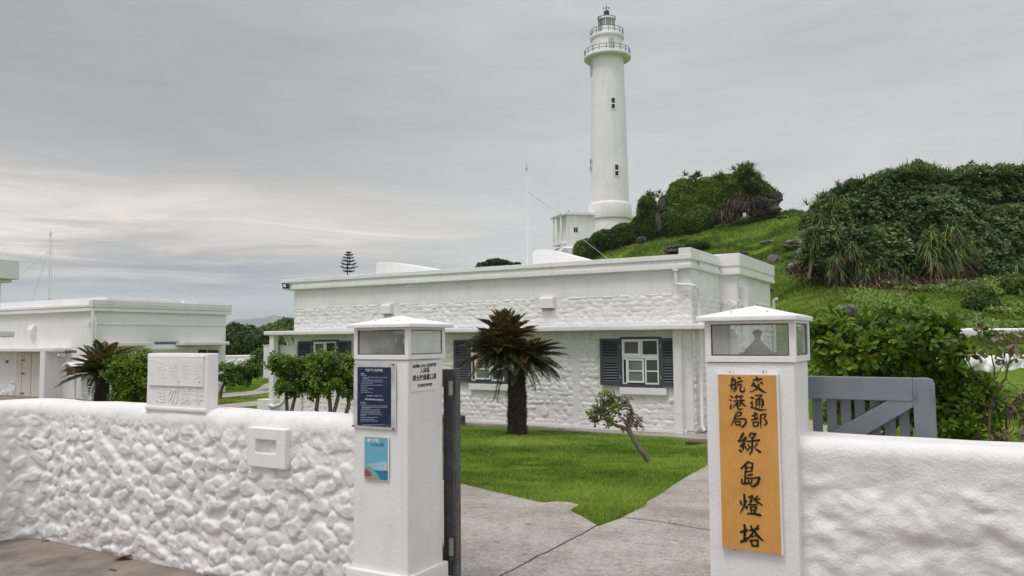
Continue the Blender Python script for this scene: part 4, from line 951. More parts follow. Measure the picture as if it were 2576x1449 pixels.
    MB().tube([(vents[1][0]+.2, Y0-.1, vents[1][2]-.01), (vents[1][0]+.14, Y0-.09, vents[1][2]-.2), (vents[1][0]+.04, Y0-.07, vents[1][2]-.33), (vents[1][0]+.16, Y0-.07, vents[1][2]-.38)], .006, 5).build('cable', WHITEM, t)
    MB().tube([(-19.1, 19.2, 2.46), (-19.42, 19.2, 2.44)], [.10, .06], 10).build('spout', WHITE, t)
    pts = [(-19.3+i*1.0, Y0-.05, 3.275-.012*math.sin(i*2.1)) for i in range(13)]
    MB().tube(pts, .011, 5).build('cable', WHITEM, t)
    # porch at the left end
    MB().box(-19.86, -19.66, 18.33, 18.53, -.74, 1.80).build('porch_column', WHITE, t, bevel=.01)
    MB().box(-20.0, -19.12, Y0+.061, 20.5, 1.79, 1.92).build('porch_roof', WHITE, t, bevel=.01)
    for dx in (0, .22): MB().tube([(-19.55+dx*.8, 18.75, 1.77), (-19.50+dx*.8, 18.74, 1.68), (-19.36+dx*.8, 18.7, 1.5), (-19.36+dx*.8, 18.7, 1.1)], .065, 10).build('conduit', WHITEM, t, smooth=True)
    # roof lights and upstand blocks
    def ridge(name, xa, xb, y0, y1, zl, z0, z1, z2): MB().prism([(xa, z0), (xa, z1), (xb, z1+.03), (z2[0], z2[1]), (z2[0], z0)], 'y', y0, y1).build(name, WHITE, t, bevel=.03)
    MB().box(xl+.3, xr-.3, 19.2, 27.3, 3.28, 3.46).build('roof', WHITE, t)
    def ridge2(q, Y, d):
        P = [onY(*a, Y) for a in q]; poly = [(p[0], p[2]) for p in P]; poly = [(poly[0][0], 3.3)]+poly+[(poly[-1][0], 3.3)]
        MB().prism(poly, 'y', Y, Y+d).build('roof_upstand', WHITE, t, bevel=.02, cut=.8, rough=.01)
    ridge2([(946, 662), (952, 659), (985, 659), (1121, 681), (1135, 700)], 23., 1.2)
    ridge2([(1339, 634), (1348, 629), (1368, 627), (1388, 629), (1489, 656), (1505, 665)], 22., 1.2)
    for i, (x, y) in enumerate(((1176, 0), )): pass
main_building()

def add_floodlight():
    t = thing('floodlight', 'small black floodlight under the left end of the office cornice', 'floodlight', (-19.25, 18.5, 3.42))
    MB().prism([(-.10, .10), (.11, .06), (.13, -.09), (-.06, -.10)], 'y', -.14, -.02).build('housing', BLACK, t, bevel=.01, local=True)
    MB().prism([(-.03, .05), (.09, .03), (.10, -.05), (-.02, -.05)], 'y', -.146, -.141).build('lens', WHITEM, t, local=True)
    MB().tube([(.02, -.02, 0), (.12, .04, .02), (.12, .06, .0)], .015, 6).build('bracket', BLACK, t, local=True)
add_floodlight()
def cabinet(x0, x1, y0, y1, z0, z1, label, door=True):
    t = thing('electric_cabinet', label, 'cabinet', ((x0+x1)/2, (y0+y1)/2, z0), group='cabinets at the office porch')
    MB().box(x0, x1, y0, y1, z0, z1).build('body', WHITEM, t, bevel=.01); MB().box(x0-.02, x1+.02, y0-.02, y1, z1+.001, z1+.03).build('rain_lid', WHITEM, t, bevel=.006)
    if door:
        MB().box(x0+.03, x1-.03, y0-.012, y0-.001, z0+.03, z1-.03).build('door', WHITEM, t, bevel=.003)
        MB().box(x1-.08, x1-.06, y0-.022, y0-.0125, (z0+z1)/2-.05, (z0+z1)/2+.05).build('handle', DGREY, t)
def P18(x, y, Y): return onY(x, y, Y)
a = P18(660, 870, 18.5); b = P18(690, 953, 18.5); cabinet(a[0], b[0]+.0, 18.55, 18.9, b[2], a[2], 'narrow white electric cabinet left of the porch column')
a = P18(700, 871, 18.6); b = P18(743, 944, 18.6); cabinet(a[0], b[0], 18.66, 18.95, b[2], a[2], 'wider white electric cabinet hung right of the porch column')
a = P18(647, 1004, 18.3); b = P18(687, 1032, 18.3); o = MB().box(a[0], b[0], 18.3, 18.7, -.80, a[2]).build('concrete_plinth', WHITE, None, bevel=.01); tag(o, 'low white concrete box on the ground left of the porch column', 'plinth')
a = P18(692, 1000, 18.55); b = P18(754, 1032, 18.55); o = MB().box(-19.62, b[0], 18.58, 18.66, -.80, .12).build('parapet_wall', WHITE, None, bevel=.01); tag(o, 'low white screen wall under the cabinets of the porch', 'wall')
p = [P18(*q, 18.28) for q in ((720, 992), (716, 1008), (705, 1018), (690, 1023), (678, 1020))]
o = MB().tube([tuple(v) for v in p], .06, 10).build('drain_pipe', WHITEM, None, smooth=True); tag(o, 'white curved drain pipe at the foot of the porch column', 'pipe')

# step and drain grate
def step():
    t = thing('garden_step', 'weathered grey stone step at the office wall beside the gate leaf', 'step', (-11.9, 18.1, -.74))
    a = gpt(1135, 1062); b = gpt(1172, 1064)
    MB().box(-12.9, b[0]+.1, 17.75, 18.32, -.80, -.52).build('lower_block', ROCK, t, bevel=.03, cut=.12, rough=.02)
    MB().box(-13.2, b[0]-.05, 17.9, 18.31, -.519, -.47).build('slab', PATH, t, bevel=.012, cut=.12, rough=.01)
step()
g0 = gpt(1755, 1116); o = MB().box(g0[0]-.22, g0[0]+.26, g0[1]-.15, g0[1]+.15, g0[2]-.0, g0[2]+.045).build('drain_grate', RUST, None, bevel=.006); tag(o, 'rusty red drain grate lying in the lawn beside the right pillar', 'grate')

# ================================================================== SECOND BUILDING (left)
def second_building():
    Y0, X0 = 19.45, -31.41; zb = -.95; yb = 26.2
    t = thing('guard_house', 'white flat-roofed house with cream door and small canopies behind the left wall', 'building', (-36, 22, -.9))
    MB().box(-52, X0, Y0, yb, zb, 3.02).build('wall', WHITEF, t, bevel=.02)
    for z0, z1, o_ in ((2.92, 3.03, .10), (3.031, 3.10, .07), (3.101, 3.20, .11)):
        MB().box(-52.2, X0+o_, Y0-o_-.06, yb+.25, z0, z1).build('cornice', WHITEF, t, bevel=.01)
    MB().box(X0-.12, X0+.12, Y0-.17, yb+.26, 3.201, 3.40).build('parapet', WHITEF, t, bevel=.012)
    MB().box(X0-9., X0-.2, Y0+.7, yb-2.4, 3.2, 3.55).build('roof_upstand', WHITEF, t, bevel=.02)
    MB().box(X0-2.6, X0-1.6, yb-1.2, yb-.4, 3.2, 3.62).build('roof_upstand', WHITEF, t, bevel=.02)
    # band
    MB().box(X0-.2, X0+.035, Y0-.03, yb+.02, 2.36, 2.40).build('string_course', WHITEF, t, bevel=.008)
    # left face: canopy, door recess, wing wall
    za = onY(120, 873, Y0-.5)[2]
    MB().box(-41.5, -32.95, Y0-.75, Y0+.05, 1.24, 1.40).build('canopy', WHITEF, t, bevel=.03)
    xa, xb = onY(57, 950, Y0)[0], onY(131, 950, Y0)[0]
    d = frame_box(xa-.45, xb+.32, zb, 1.18, xa, xb, zb+.06, 1.10, Y0-.06, Y0, Y0-.001).build('door_frame', CREAM, t)
    dr = MB().box(xa+.02, xb-.02, Y0-.05, Y0-.02, -.88, 1.09).build('door', CREAM, t, bevel=.004)
    MB().box(xa+.75, xa+.77, Y0-.056, Y0-.049, -.88, 1.09).build('leaf_joint', DGREY, dr); MB().box(xa+.8, xb-.1, Y0-.062, Y0-.051, -.2, -.17).build('mid_rail', CREAM, dr)
    for z in (.85, .25, -.62): MB().box(xa-.02, xa+.24, Y0-.085, Y0-.061, z-.02, z+.02).build('strap_hinge', RUST, dr)
    MB().box(-33.95, -33.6, Y0-.75, Y0, zb, 1.24).build('buttress', WHITEF, t, bevel=.01)
    stone_face('cobble_relief', 'y', Y0-.02, -45, xa-.55, -.9, -.1, t, .35, 1.4, .08, False, 41, .05, m=WHITEF)
    stone_face('cobble_relief', 'y', Y0-.02, -32.1, X0, -.9, .4, t, .3, 1.4, .09, True, 42, .05, m=WHITEF)
    stone_face('cobble_relief', 'x', X0+.02, Y0, yb, -.9, -.1, t, .3, 1.4, .08, False, 43, .05, sgn=1, m=WHITEF)
    v = onY(85, 865, Y0); 
    for (x, y) in ((82, 846),):
        c = onY(x+5, 851, Y0); MB().box(c[0]-.12, c[0]+.12, Y0-.02, Y0, c[2]-.05, c[2]+.32).build('vent_panel', WHITEF, t)
        c = onY(84, 870-18, Y0); MB().prism([(Y0, 1.95), (Y0-.22, 1.95), (Y0-.22, 2.2), (Y0-.1, 2.4), (Y0, 2.4)], 'x', c[0]-.2, c[0]+.22).build('vent_hood', WHITEF, t, bevel=.02)
    c = onY(18, 910, Y0); MB().box(c[0]-.1, c[0]+.12, Y0-.02, Y0-.001, c[2]-.06, c[2]+.06).build('number_plate', DGREY, t)
    # grilles
    for (xa2, xb2, y, ax) in ((163, 193, 884, 'y'), (389, 450, 863, 'x')):
        if ax == 'y':
            A = onY(xa2, y, Y0-.76); B = onY(xb2, y, Y0-.76); n = 9
            for k in range(n): x = A[0]+(B[0]-A[0])*(k+.15)/n; MB().box(x, x+(B[0]-A[0])/n*.55, Y0-.765, Y0-.751, A[2]-.07, A[2]+.05).build('grille_slot', BLACK, t)
        else:
            A = onX(xa2, y, X0); B = onX(xb2, y, X0); n = 15
            for k in range(n): yy = A[1]+(B[1]-A[1])*(k+.15)/n; MB().box(X0+.001, X0+.015, yy, yy+(B[1]-A[1])/n*.6, A[2]-.06, A[2]+.06).build('grille_slot', BLACK, t)
    # right face: canopies, door, panel, small window
    for (xa2, xb2) in ((276, 382), (460, 576)):
        A = onX(xa2, 868, X0+.5); B = onX(xb2, 868, X0+.5); MB().box(X0+.002, X0+.55, A[1], B[1], 1.44, 1.60).build('canopy', WHITEF, t, bevel=.03)
    A = onX(290, 900, X0); B = onX(350, 900, X0); dw = MB().box(X0+.002, X0+.05, A[1], B[1], -.85, 1.30).build('door', CREAM, t)
    MB().box(X0+.051, X0+.06, A[1]+.12, (A[1]+B[1])/2-.06, -.6, 1.1).build('panel', CREAM, dw); MB().box(X0+.051, X0+.06, (A[1]+B[1])/2+.06, B[1]-.12, -.6, 1.1).build('panel', CREAM, dw)
    A = onX(370, 900, X0); B = onX(478, 900, X0); s_ = MB().box(X0+.002, X0+.06, A[1], B[1], -.85, 1.25).build('roller_shutter', CREAM, t); MB().box(X0+.002, X0+.12, A[1]-.1, B[1]+.1, 1.251, 1.36).build('lintel', WHITEF, t)
    A = onX(499, 900, X0); B = onX(519, 900, X0); w = frame = MB().box(X0+.002, X0+.03, A[1], B[1], .5, 1.22).build('window', WINDARK, t)
    MB().box(X0+.031, X0+.05, A[1]+.04, A[1]+.25, .5, 1.08).build('sash', WHITEM, w)
    B2 = onX(546, 900, X0); MB().box(X0+.05, X0+.10, B[1]+.05, B2[1], .35, 1.2).build('shutter', SHUT, t)
    # pipes at the corner
    c = onY(233, 900, Y0-.1)[0]
    MB().tube([(c-.02, Y0-.12, 2.9), (c-.02, Y0-.12, -.9)], .07, 8).build('downpipe', WHITEM, t, smooth=True)
    MB().tube([(X0+.02, Y0-.06, 2.5), (X0+.10, Y0-.10, 2.66), (X0+.22, Y0-.08, 2.6), (X0+.25, Y0-.06, 2.45), (X0+.25, Y0-.05, -.9)], .035, 8).build('conduit', WHITEM, t, smooth=True)
    MB().box(c-.38, c-.12, Y0-.22, Y0-.02, 2.25, 2.5).build('camera_box', WHITEM, t, bevel=.02)
second_building()
def wall_sign():
    A = onY(226*.63889, 1, 1); Y = 19.45-.77
    a = onY(832/2576*700*.63889, (1250+525/3.68)*.63889, Y); b = onY(942/2576*700*.63889, (1250+573/3.68)*.63889, Y)
    t = thing('direction_sign', 'small black sign with white writing beside the cream door', 'sign', (a[0], Y, b[2]))
    p = MB().box(a[0], b[0], Y, Y+.015, b[2], a[2]).build('plate', BLACK, t)
    text_obj('lettering', '●售票處', .15, PRW, p, ((a[0]+b[0])/2, Y-.002, (a[2]+b[2])/2), (1, 0, 0), (0, 0, 1), .001, .001, sx=1.)
wall_sign()
def display_box():
    Y = 18.75
    f = lambda x, y: onY(x/3.68*.63889, (1250+y/3.68)*.63889, Y)
    a, b, r = f(945, 700), f(1062, 855), f(1000, 648)
    t = thing('notice_cabinet', 'small white glazed notice cabinet with a pitched roof by the guard house', 'cabinet', ((a[0]+b[0])/2, Y, b[2]))
    x0, x1, z1, z0 = a[0], b[0], a[2], b[2]
    fb = frame_box(x0, x1, z0, z1, x0+.05, x1-.05, z0+.05, z1-.03, Y, Y+.5, Y+.06).build('case', WHITEM, t)
    MB().box(x0+.051, x1-.051, Y+.05, Y+.058, z0+.051, z1-.031).build('glass_front', WINGREEN2, t)
    xm = (x0+x1)/2
    MB().prism([(x0-.09, z1+.0), (xm, r[2]), (x1+.09, z1+.0), (x1+.06, z1-.04), (xm, r[2]-.06), (x0-.06, z1-.04)], 'y', Y-.12, Y+1.5).build('roof', WHITEM, t)
    MB().box(x1-.001, x1+.04, Y+.05, Y+1.4, z0, z1-.05).build('side_case', WHITEM, t)
    MB().box(xm-.04, xm+.04, Y+.2, Y+.3, -.9, z0-.001).build('post', WHITEM, t)
display_box()

# far-left building, mostly outside the picture
def third_building():
    L = 19.8; a = atL(50, 655, L); zt, zb = a[2], atL(50, 703, L)[2]; X, Y = a[0], a[1]
    t = thing('side_house', 'corner of a white house roof and canopy at the left edge of the picture', 'building', (X-3, Y-3, -.8))
    MB().box(X-6, X, Y-7, Y, zb, zt).build('roof', WHITEF, t, bevel=.015); MB().box(X-6, X-.12, Y-6.9, Y-.12, zb-.08, zb-.001).build('soffit', WHITEF, t)
    Yw = onX(1, 760, X-.75)[1]
    MB().box(X-6, X-.75, Y-7, Yw, -.9, zb-.081).build('wall', WHITEF, t, bevel=.01)
    e = onX(38, 833, X-.25); f = onX(38, 848, X-.25); MB().box(X-.749, X-.25, Y-7, e[1], f[2], e[2]).build('canopy', WHITEF, t, bevel=.03)
third_building()

# far wall behind the left lawn
def far_wall():
    L = 60.; a = atL(560, 894, L); b = atL(700, 897, L+1.5)
    t = thing('stone_wall', 'distant white cobble wall between the guard house and the office', 'wall', ((a[0]+b[0])/2, (a[1]+b[1])/2, -.9))
    n = 180; u = np.linspace(0, 1, n)[:, None]; P = a[None, :2]*(1-u)+b[None, :2]*u; d = (b-a)[:2]; ln = np.linalg.norm(d); nn = np.array([d[1], -d[0]])/ln
    if nn@FH > 0: nn = -nn
    def disp(U, Vv, path, pr): return stones(U, Vv, .28, 1.6, .10, jitter=1, seed=51)*np.clip((.3-pr[:, 1][None])/.2, 0, 1)*(pr[:, 2][None] > .3)
    prof = wall_profile(float(a[2]), .4, .1, .05, -1.1)
    extrude_wall('cobble_face', P, np.repeat(nn[None], n, 0), prof, disp, WHITEF, t)
far_wall()

# walls on the right behind the hedge
def right_far_walls():
    for (name, q, h, L0, L1, lab, rough) in (
        ('retaining_wall', (2040, 858, 2640, 824), None, 30.6, 30.4, 'smooth white retaining wall at the foot of the grassy slope', 0),
        ('stone_wall', (2300, 918, 2640, 900), None, 25.5, 25.9, 'rough white wall in front of the smooth retaining wall', 1)):
        a = atL(q[0], q[1], L0); b = atL(q[2], q[3], L1)
        t = thing(name, lab, 'wall', ((a[0]+b[0])/2, (a[1]+b[1])/2, 0)); n = 160; u = np.linspace(0, 1, n)[:, None]
        P = a[None, :2]*(1-u)+b[None, :2]*u; d = (b-a)[:2]; nn = np.array([d[1], -d[0]])/np.linalg.norm(d)
        if nn@FH > 0: nn = -nn
        zz = a[2]*(1-u[:, 0])+b[2]*u[:, 0]; hmax = float(max(a[2], b[2]))
        prof = wall_profile(hmax, .6 if rough else .3, .12, .05, -.3)
        def disp(U, Vv, path, pr): 
            r = (stones(U, Vv, .5, 1.5, .2, jitter=1.4, seed=61)+fbm(np.stack([U*1.2, Vv*1.2, U*0], -1), 4)*.25) if rough else fbm(np.stack([U, Vv, U*0], -1), 3)*.03
            return r
        extrude_wall('wall_face', P, np.repeat(nn[None], n, 0), prof, disp, WHITEF, t)
right_far_walls()
a = atL(2030, 806, 24.); b = atL(2053, 809, 24.); c = atL(2030, 821, 24.); d = atL(2053, 823, 24.); 
o = MB().tube([tuple(a-(b-a)*2), tuple(b)], .035, 8).tube([tuple(c-(d-c)*2), tuple(d)], .035, 8).tube([tuple(b+(0, 0, .03)), (b[0], b[1], float(G(b[0], b[1])))], .035, 8).tube([tuple(d), (b[0]+.3, b[1], float(d[2]))], .03, 8).build('handrail', WHITEM, None); tag(o, 'white tube handrail seen just right of the right lantern', 'handrail')

# ================================================================== LIGHTHOUSE
LH_L = 120.
def RG4(x, y): return ((2100+x/1.38)*.63889, (y/1.38)*.63889)
def lighthouse():
    base = atL(*RG4(418, 1262), LH_L); cx, cy, z0 = base
    t = thing('lighthouse', 'tall round white lighthouse with two railed galleries on the hilltop', 'lighthouse', (cx, cy, z0-2))
    def z(y): return atL(*RG4(412, y), LH_L)[2]
    k = .63889/1.38*LH_L/F*1.0   # metres per picture unit
    def R(w): return w*k/2
    def lz(name, prof, m=WHITE_T, parent=t, n=64): return MB().lathe([(R(w), z(y)-z0) for w, y in prof], (cx, cy, z0), n).build(name, m, parent, smooth=True)
    lz('base', [(226, 1330), (222, 1285), (216, 1218), (214, 1197)]); lz('base_ring', [(214, 1196), (233, 1195), (236, 1190), (236, 1122), (230, 1114), (212, 1109), (209, 1106)])
    lz('shaft', [(209, 1107), (206, 1010), (203, 915), (199, 815), (196, 715), (192, 620), (188, 520), (184, 440), (181, 370), (179, 324)])
    lz('main_gallery', [(178, 325), (256, 325), (260, 322), (260, 313), (256, 310), (170, 310)])
    lz('watch_room', [(170, 311), (170, 219)])
    d = lz('upper_gallery', [(169, 224), (178, 219), (186, 217), (189, 213), (189, 204), (185, 201), (90, 201)])
    lz('lantern_wall', [(92, 202), (92, 151)])
    lz('lantern_glass', [(87, 151), (87, 111)], WINLANT); 
    lr = lz('lantern_roof', [(92, 112), (99, 112), (100, 107), (70, 98), (34, 90)], WHITE_T); lz('ventilator', [(28, 91), (30, 78), (31, 64), (26, 60)], BLACK)
    for kx in range(8):
        a = kx/8*2*math.pi+.25; MB().tube([(cx+R(89)*math.cos(a), cy+R(89)*math.sin(a), z(152)), (cx+R(89)*math.cos(a), cy+R(89)*math.sin(a), z(111))], .06, 6).build('mullion', WHITE_T, t)
    # vane
    v = MB(); v.tube([(cx, cy, z(61)), (cx, cy, z(31))], .06, 6); v.build('lightning_rod', BLACK, t)
    w = MB(); w.tube([(cx-.45*RH[0], cy-.45*RH[1], z(45)), (cx+.4*RH[0], cy+.4*RH[1], z(42))], .04, 5); w.build('vane_arm', BLACK, t)
    for s_ in (-.45, .4): MB().tube([(cx+s_*RH[0], cy+s_*RH[1], z(49)), (cx+s_*RH[0], cy+s_*RH[1], z(40))], .07, 5).build('vane_cup', BLACK, t)
    def rail(name, w, yb, yt, nposts, off=.0):
        r = R(w); H0, H1 = z(yb), z(yt); rl = thing_part(name, t)
        for kx in range(nposts):
            a = kx/nposts*2*math.pi+off; MB().tube([(cx+r*math.cos(a), cy+r*math.sin(a), H0), (cx+r*math.cos(a), cy+r*math.sin(a), H1)], .05, 5).build('rail_post', RAILM, rl)
        for f in (1., .47):
            pts = [(cx+r*math.cos(a), cy+r*math.sin(a), H0+(H1-H0)*f) for a in np.linspace(0, 2*math.pi, 49)]; MB().tube(pts, .045 if f == 1. else .035, 5).build('rail_bar', RAILM, rl)
    rail('main_railing', 251, 311, 279, 20, .05); rail('upper_railing', 180, 202, 169, 16, .1); 
    # roof-edge rail of the lantern
    pts = [(cx+R(100)*math.cos(a), cy+R(100)*math.sin(a), z(101)) for a in np.linspace(0, 2*math.pi, 33)]; MB().tube(pts, .06, 5).build('eaves_rail', RAILM, t)
    lad = MB()
    for dx in (0, .3): p = np.array([cx, cy]) - RH*(R(96)) - FH*.8 + RH*dx; lad.tube([(p[0], p[1], z(201)), (p[0], p[1], z(98))], .05, 5)
    for kk in range(12):
        p = np.array([cx, cy]) - RH*(R(96)) - FH*.8; q_ = p+RH*.3; zz = z(201)+(z(98)-z(201))*kk/12; lad.tube([(p[0], p[1], zz), (q_[0], q_[1], zz)], .03, 4)
    lad.build('ladder', RAILM, t)
    # windows: local frames on the shaft surface
    def win(px, pyt, pyb, pw, nm='window', glass=WINDARK, r_at=None, frame=True):
        zt, zb_ = z(pyt), z(pyb); off = (px-414)*k; rr = R(r_at); off = max(-rr*.995, min(rr*.995, off)); an = math.asin(off/rr)
        c_ = np.array([cx, cy]) + RH*rr*math.sin(an) - FH*rr*math.cos(an); e = RH*math.cos(an)+FH*math.sin(an); n_ = RH*math.sin(an)-FH*math.cos(an)
        def bxl(name, h0, h1, za, zb2, d0, d1, m, par):
            A = [c_+e*h0+n_*d0, c_+e*h1+n_*d0, c_+e*h1+n_*d1, c_+e*h0+n_*d1]
            return MB().add([(p[0], p[1], za) for p in A]+[(p[0], p[1], zb2) for p in A], [(0, 1, 2, 3)[::-1], (4, 5, 6, 7), (0, 1, 5, 4), (1, 2, 6, 5), (2, 3, 7, 6), (3, 0, 4, 7)]).build(name, m, par)
        hw = pw*k/2
        w = bxl(nm, -hw, hw, zb_, zt, .0, .03 if frame else .06, glass, t)
        if frame:
            zm = (zt+zb_)/2-.08
            for (a_, b_, c2, d2) in ((-hw-.02, -hw+.10, zb_, zt), (hw-.13, hw+.02, zb_, zt), (-hw+.1, hw-.13, zm-.09, zm+.09), (-hw-.02, hw+.02, zb_-.12, zb_-.001), (-hw+.1, hw-.13, zt-.07, zt)): bxl('frame_bar', a_, b_, c2, d2, .031, .09, WHITE_T, w)
    win(430, 559, 616, 27, r_at=190); win(442, 914, 975, 28, r_at=203)
    win(321, 355, 415, 30, r_at=182); win(314, 868, 928, 30, r_at=202)
    win(428, 236, 305, 28, 'door', CREAMD, 171, False)
    # entrance block at the foot
    for q_, m_ in (((405, 470, 1212, 1300), WHITE_T),):
        pass
    win(448, 1243, 1290, 52, 'doorway', CREAMD, 219, False)
def thing_part(name, parent):
    o = bpy.data.objects.new(name, None); o.empty_display_size = .1; return link(o, parent) if False else _tp(o, parent)
def _tp(o, parent):
    COL.objects.link(o); o.parent = parent; o.matrix_basis = Matrix.Identity(4); return o
WHITE_T = mat('tower_white', (.81, .79, .80), .55, .04, .45, .15, 3, col2=(.745, .73, .735), contrast=(.3, .6), streak=(.9, .9, .12))
RAILM = mat('dark_railing', (.07, .07, .07), .5, .1, 5); CREAMD = mat('grey_door', (.5, .49, .47), .6)
WINLANT = mat('lantern_glazing', (.27, .29, .28), .15, .1, 1)
lighthouse()
def annex():
    ang = math.radians(30+16); L = 117.
    o0 = atL(*RG4(183, 1335), L); t = thing('keeper_annex', 'small white flat-roofed block with a balcony left of the lighthouse foot', 'building', tuple(o0), rz=ang)
    k = .63889/1.38*L/F; zf = lambda y: atL(*RG4(183, y), L)[2]-o0[2]
    wd = 135*k; dp = 4.6
    def b(n, x0, x1, y0, y1, z0, z1, m=WHITE_T, par=None, bev=.03): return MB().box(x0, x1, y0, y1, z0, z1).build(n, m, par or t, bevel=bev, local=True)
    b('wall', 0, wd+2, 0, dp, -3, zf(1166)); b('roof', -.35, wd+2.2, -.35, dp+.2, zf(1165.9), zf(1150)); 
    p = MB().tube([(.5, .3, zf(1150)), (.5, .3, zf(1141))], .09, 6).build('chimney_pipe', BLACK, t, local=True)
    b('corner_pipe', .05, .18, -.16, -.01, -2, zf(1170), WHITEM, None, 0)
    cw = 234*k-183*k
    w = b('window', cw-.3, cw+.32, -.04, -.001, zf(1260), zf(1236), WINDARK, None, 0); b('sash_bar', cw-.02, cw+.04, -.06, -.041, zf(1259), zf(1237), WHITEM, w, 0)
    b('blind_panel', cw-.38, cw+.42, -.05, -.001, zf(1233), zf(1192), WHITE_T, None, .02)
    b('balcony_slab', -.95, -.01, .2, 3.9, zf(1325), zf(1308)); b('balcony_roof', -1.1, -.36, -.2, dp, zf(1168), zf(1158)); b('porch_column', -.9, -.65, .3, .55, zf(1307.5), zf(1168.5)); b('porch_column', -.9, -.65, 3.6, 3.85, zf(1307.5), zf(1168.5)); b('doorway', -.05, -.001, 1.8, 2.9, zf(1306), zf(1225), CREAMD, None, 0)
    r = MB(); 
    for y in np.linspace(.25, 3.8, 5): r.tube([(-.9, y, zf(1308)), (-.9, y, zf(1270))], .04, 5)
    for z_ in (1270, 1283, 1296): r.tube([(-.9, .25, zf(z_)), (-.9, 3.8, zf(z_))], .035, 5); r.tube([(-.9, .25, zf(z_)), (0, .25, zf(z_))], .035, 5)
    r.build('railing', WHITEM, t, local=True); b('bracket', -.8, -.01, .5, .9, zf(1340), zf(1325.5)); 
    # rendered embankment below, and the low ramp wall right of the tower foot
annex()
def embankment():
    L = 112.; q = [RG4(*p) for p in ((120, 1352), (150, 1341), (260, 1341), (300, 1360), (330, 1460), (60, 1460), (95, 1400))]
    P = [atL(*p, L) for p in q]; t = thing('embankment', 'rough white rendered bank below the balcony block', 'wall', tuple(P[5]))
    d = np.append(FH, 0)*7
    m = MB(); n = len(P); m.add([tuple(p) for p in P]+[tuple(p+d) for p in P], [tuple(range(n))[::-1], tuple(range(n, 2*n))]+[(i, (i+1) % n, (i+1) % n+n, i+n) for i in range(n)])
    m.build('bank_face', WHITEF, t, bevel=.2, cut=1., rough=.5)
    for nm, lab, qq, LL, dd in (('ramp_wall', 'small white sloping wall right of the lighthouse foot', ((430, 1252), (470, 1228), (512, 1214), (520, 1225), (470, 1262), (436, 1275)), 112., 1.), ('service_block', 'tiny white block right behind the lighthouse foot', ((530, 1172), (557, 1172), (557, 1200), (530, 1200)), 124., 4.)):
        P = [atL(*RG4(*p), LL) for p in qq]; d = np.append(FH, 0)*dd; n = len(P)
        o = MB().add([tuple(p) for p in P]+[tuple(p+d) for p in P], [tuple(range(n))[::-1], tuple(range(n, 2*n))]+[(i, (i+1) % n, (i+1) % n+n, i+n) for i in range(n)]).build(nm, WHITE_T, None, bevel=.08); tag(o, lab, 'wall')
embankment()

# ================================================================== MASTS AND GUY WIRES
def mast(L, x, ytop, ybase, zbase, label, k=1.):
    b = atL(x, ybase, L); tp = atL(x-1, ytop, L); h = tp[2]-zbase; u = L/F
    t = thing('antenna_mast', label, 'mast', (b[0], b[1], zbase))
    R3 = np.append(RH, 0); P = lambda dx, z: tuple(np.array([b[0], b[1], z])+R3*dx)
    z2 = atL(x, ytop+(ybase-ytop)*.09, L)[2]
    MB().tube([P(0, zbase), P(0, b[2]+.02)], [4.0*u*k, 2.4*u*k], 10).tube([P(0, b[2]+.02), P(0, b[2]+14*u)], [4.0*u*k, 1.7*u*k], 10).tube([P(0, b[2]+14*u), P(-.01, z2)], [1.7*u*k, 1.3*u*k], 8).build('pole', WHITEM, t, smooth=True)
    MB().tube([P(7.5*u*k, zbase), P(5.*u*k, z2-.1)], .8*u*k, 6).build('side_pole', WHITEM, t)
    for f in (.2, .4, .6, .8):
        z = b[2]+(z2-b[2])*f; MB().tube([P(0, z), P(6*u*k, z)], .8*u*k, 5).build('spacer', WHITEM, t)
    MB().tube([P(0, z2-.01), P(0, tp[2])], .6*u*k, 5).build('antenna_rod', STEEL, t)
    for s in (-1, 1): MB().tube([P(0, z2), P(s*3.6*u*k, z2+.6*(tp[2]-z2))], .5*u*k, 5).build('antenna_prong', STEEL, t)
    return t, b
def wire(a, b, r, label):
    n = 14; pts = [tuple(np.array(a)*(1-s)+np.array(b)*s-np.array([0, 0, 1])*.02*np.linalg.norm(np.array(a)-np.array(b))*s*(1-s)*2) for s in np.linspace(0, 1, n)]
    o = MB().tube(pts, r, 4).build('guy_wire', WIREM, None); tag(o, label, 'wire', 'guy wires of the masts')
WIREM = mat('wire_grey', (.5, .5, .5), .6)
mast(29.5, 1327, 409, 664, 3.4, 'tall white antenna mast rising behind the office roof')
top = atL(1326, 482, 29.5)
wire(top, atL(991, 661, 30.), .0045, 'long guy wire running down left from the office mast'); wire(top, atL(1513, 577, 60.), .007, 'upper guy wire from the office mast towards the hill'); e_ = atL(1530, 651, 24.5); wire(top, e_, .005, 'lower guy wire from the office mast to the roof edge')
mast(62., 122, 579, 752, float(G(*atL(122, 752, 62.)[:2])), 'thin white antenna mast far behind the left house', 1.)
t2 = atL(121, 632, 62.)
wire(t2, atL(75, 775, 62.), .012, 'steep guy wire left of the far mast'); wire(t2, atL(40, 700, 62.), .008, 'slack guy wire far left of the far mast'); wire(t2, atL(350, 752, 64.), .006, 'long guy wire right of the far mast')

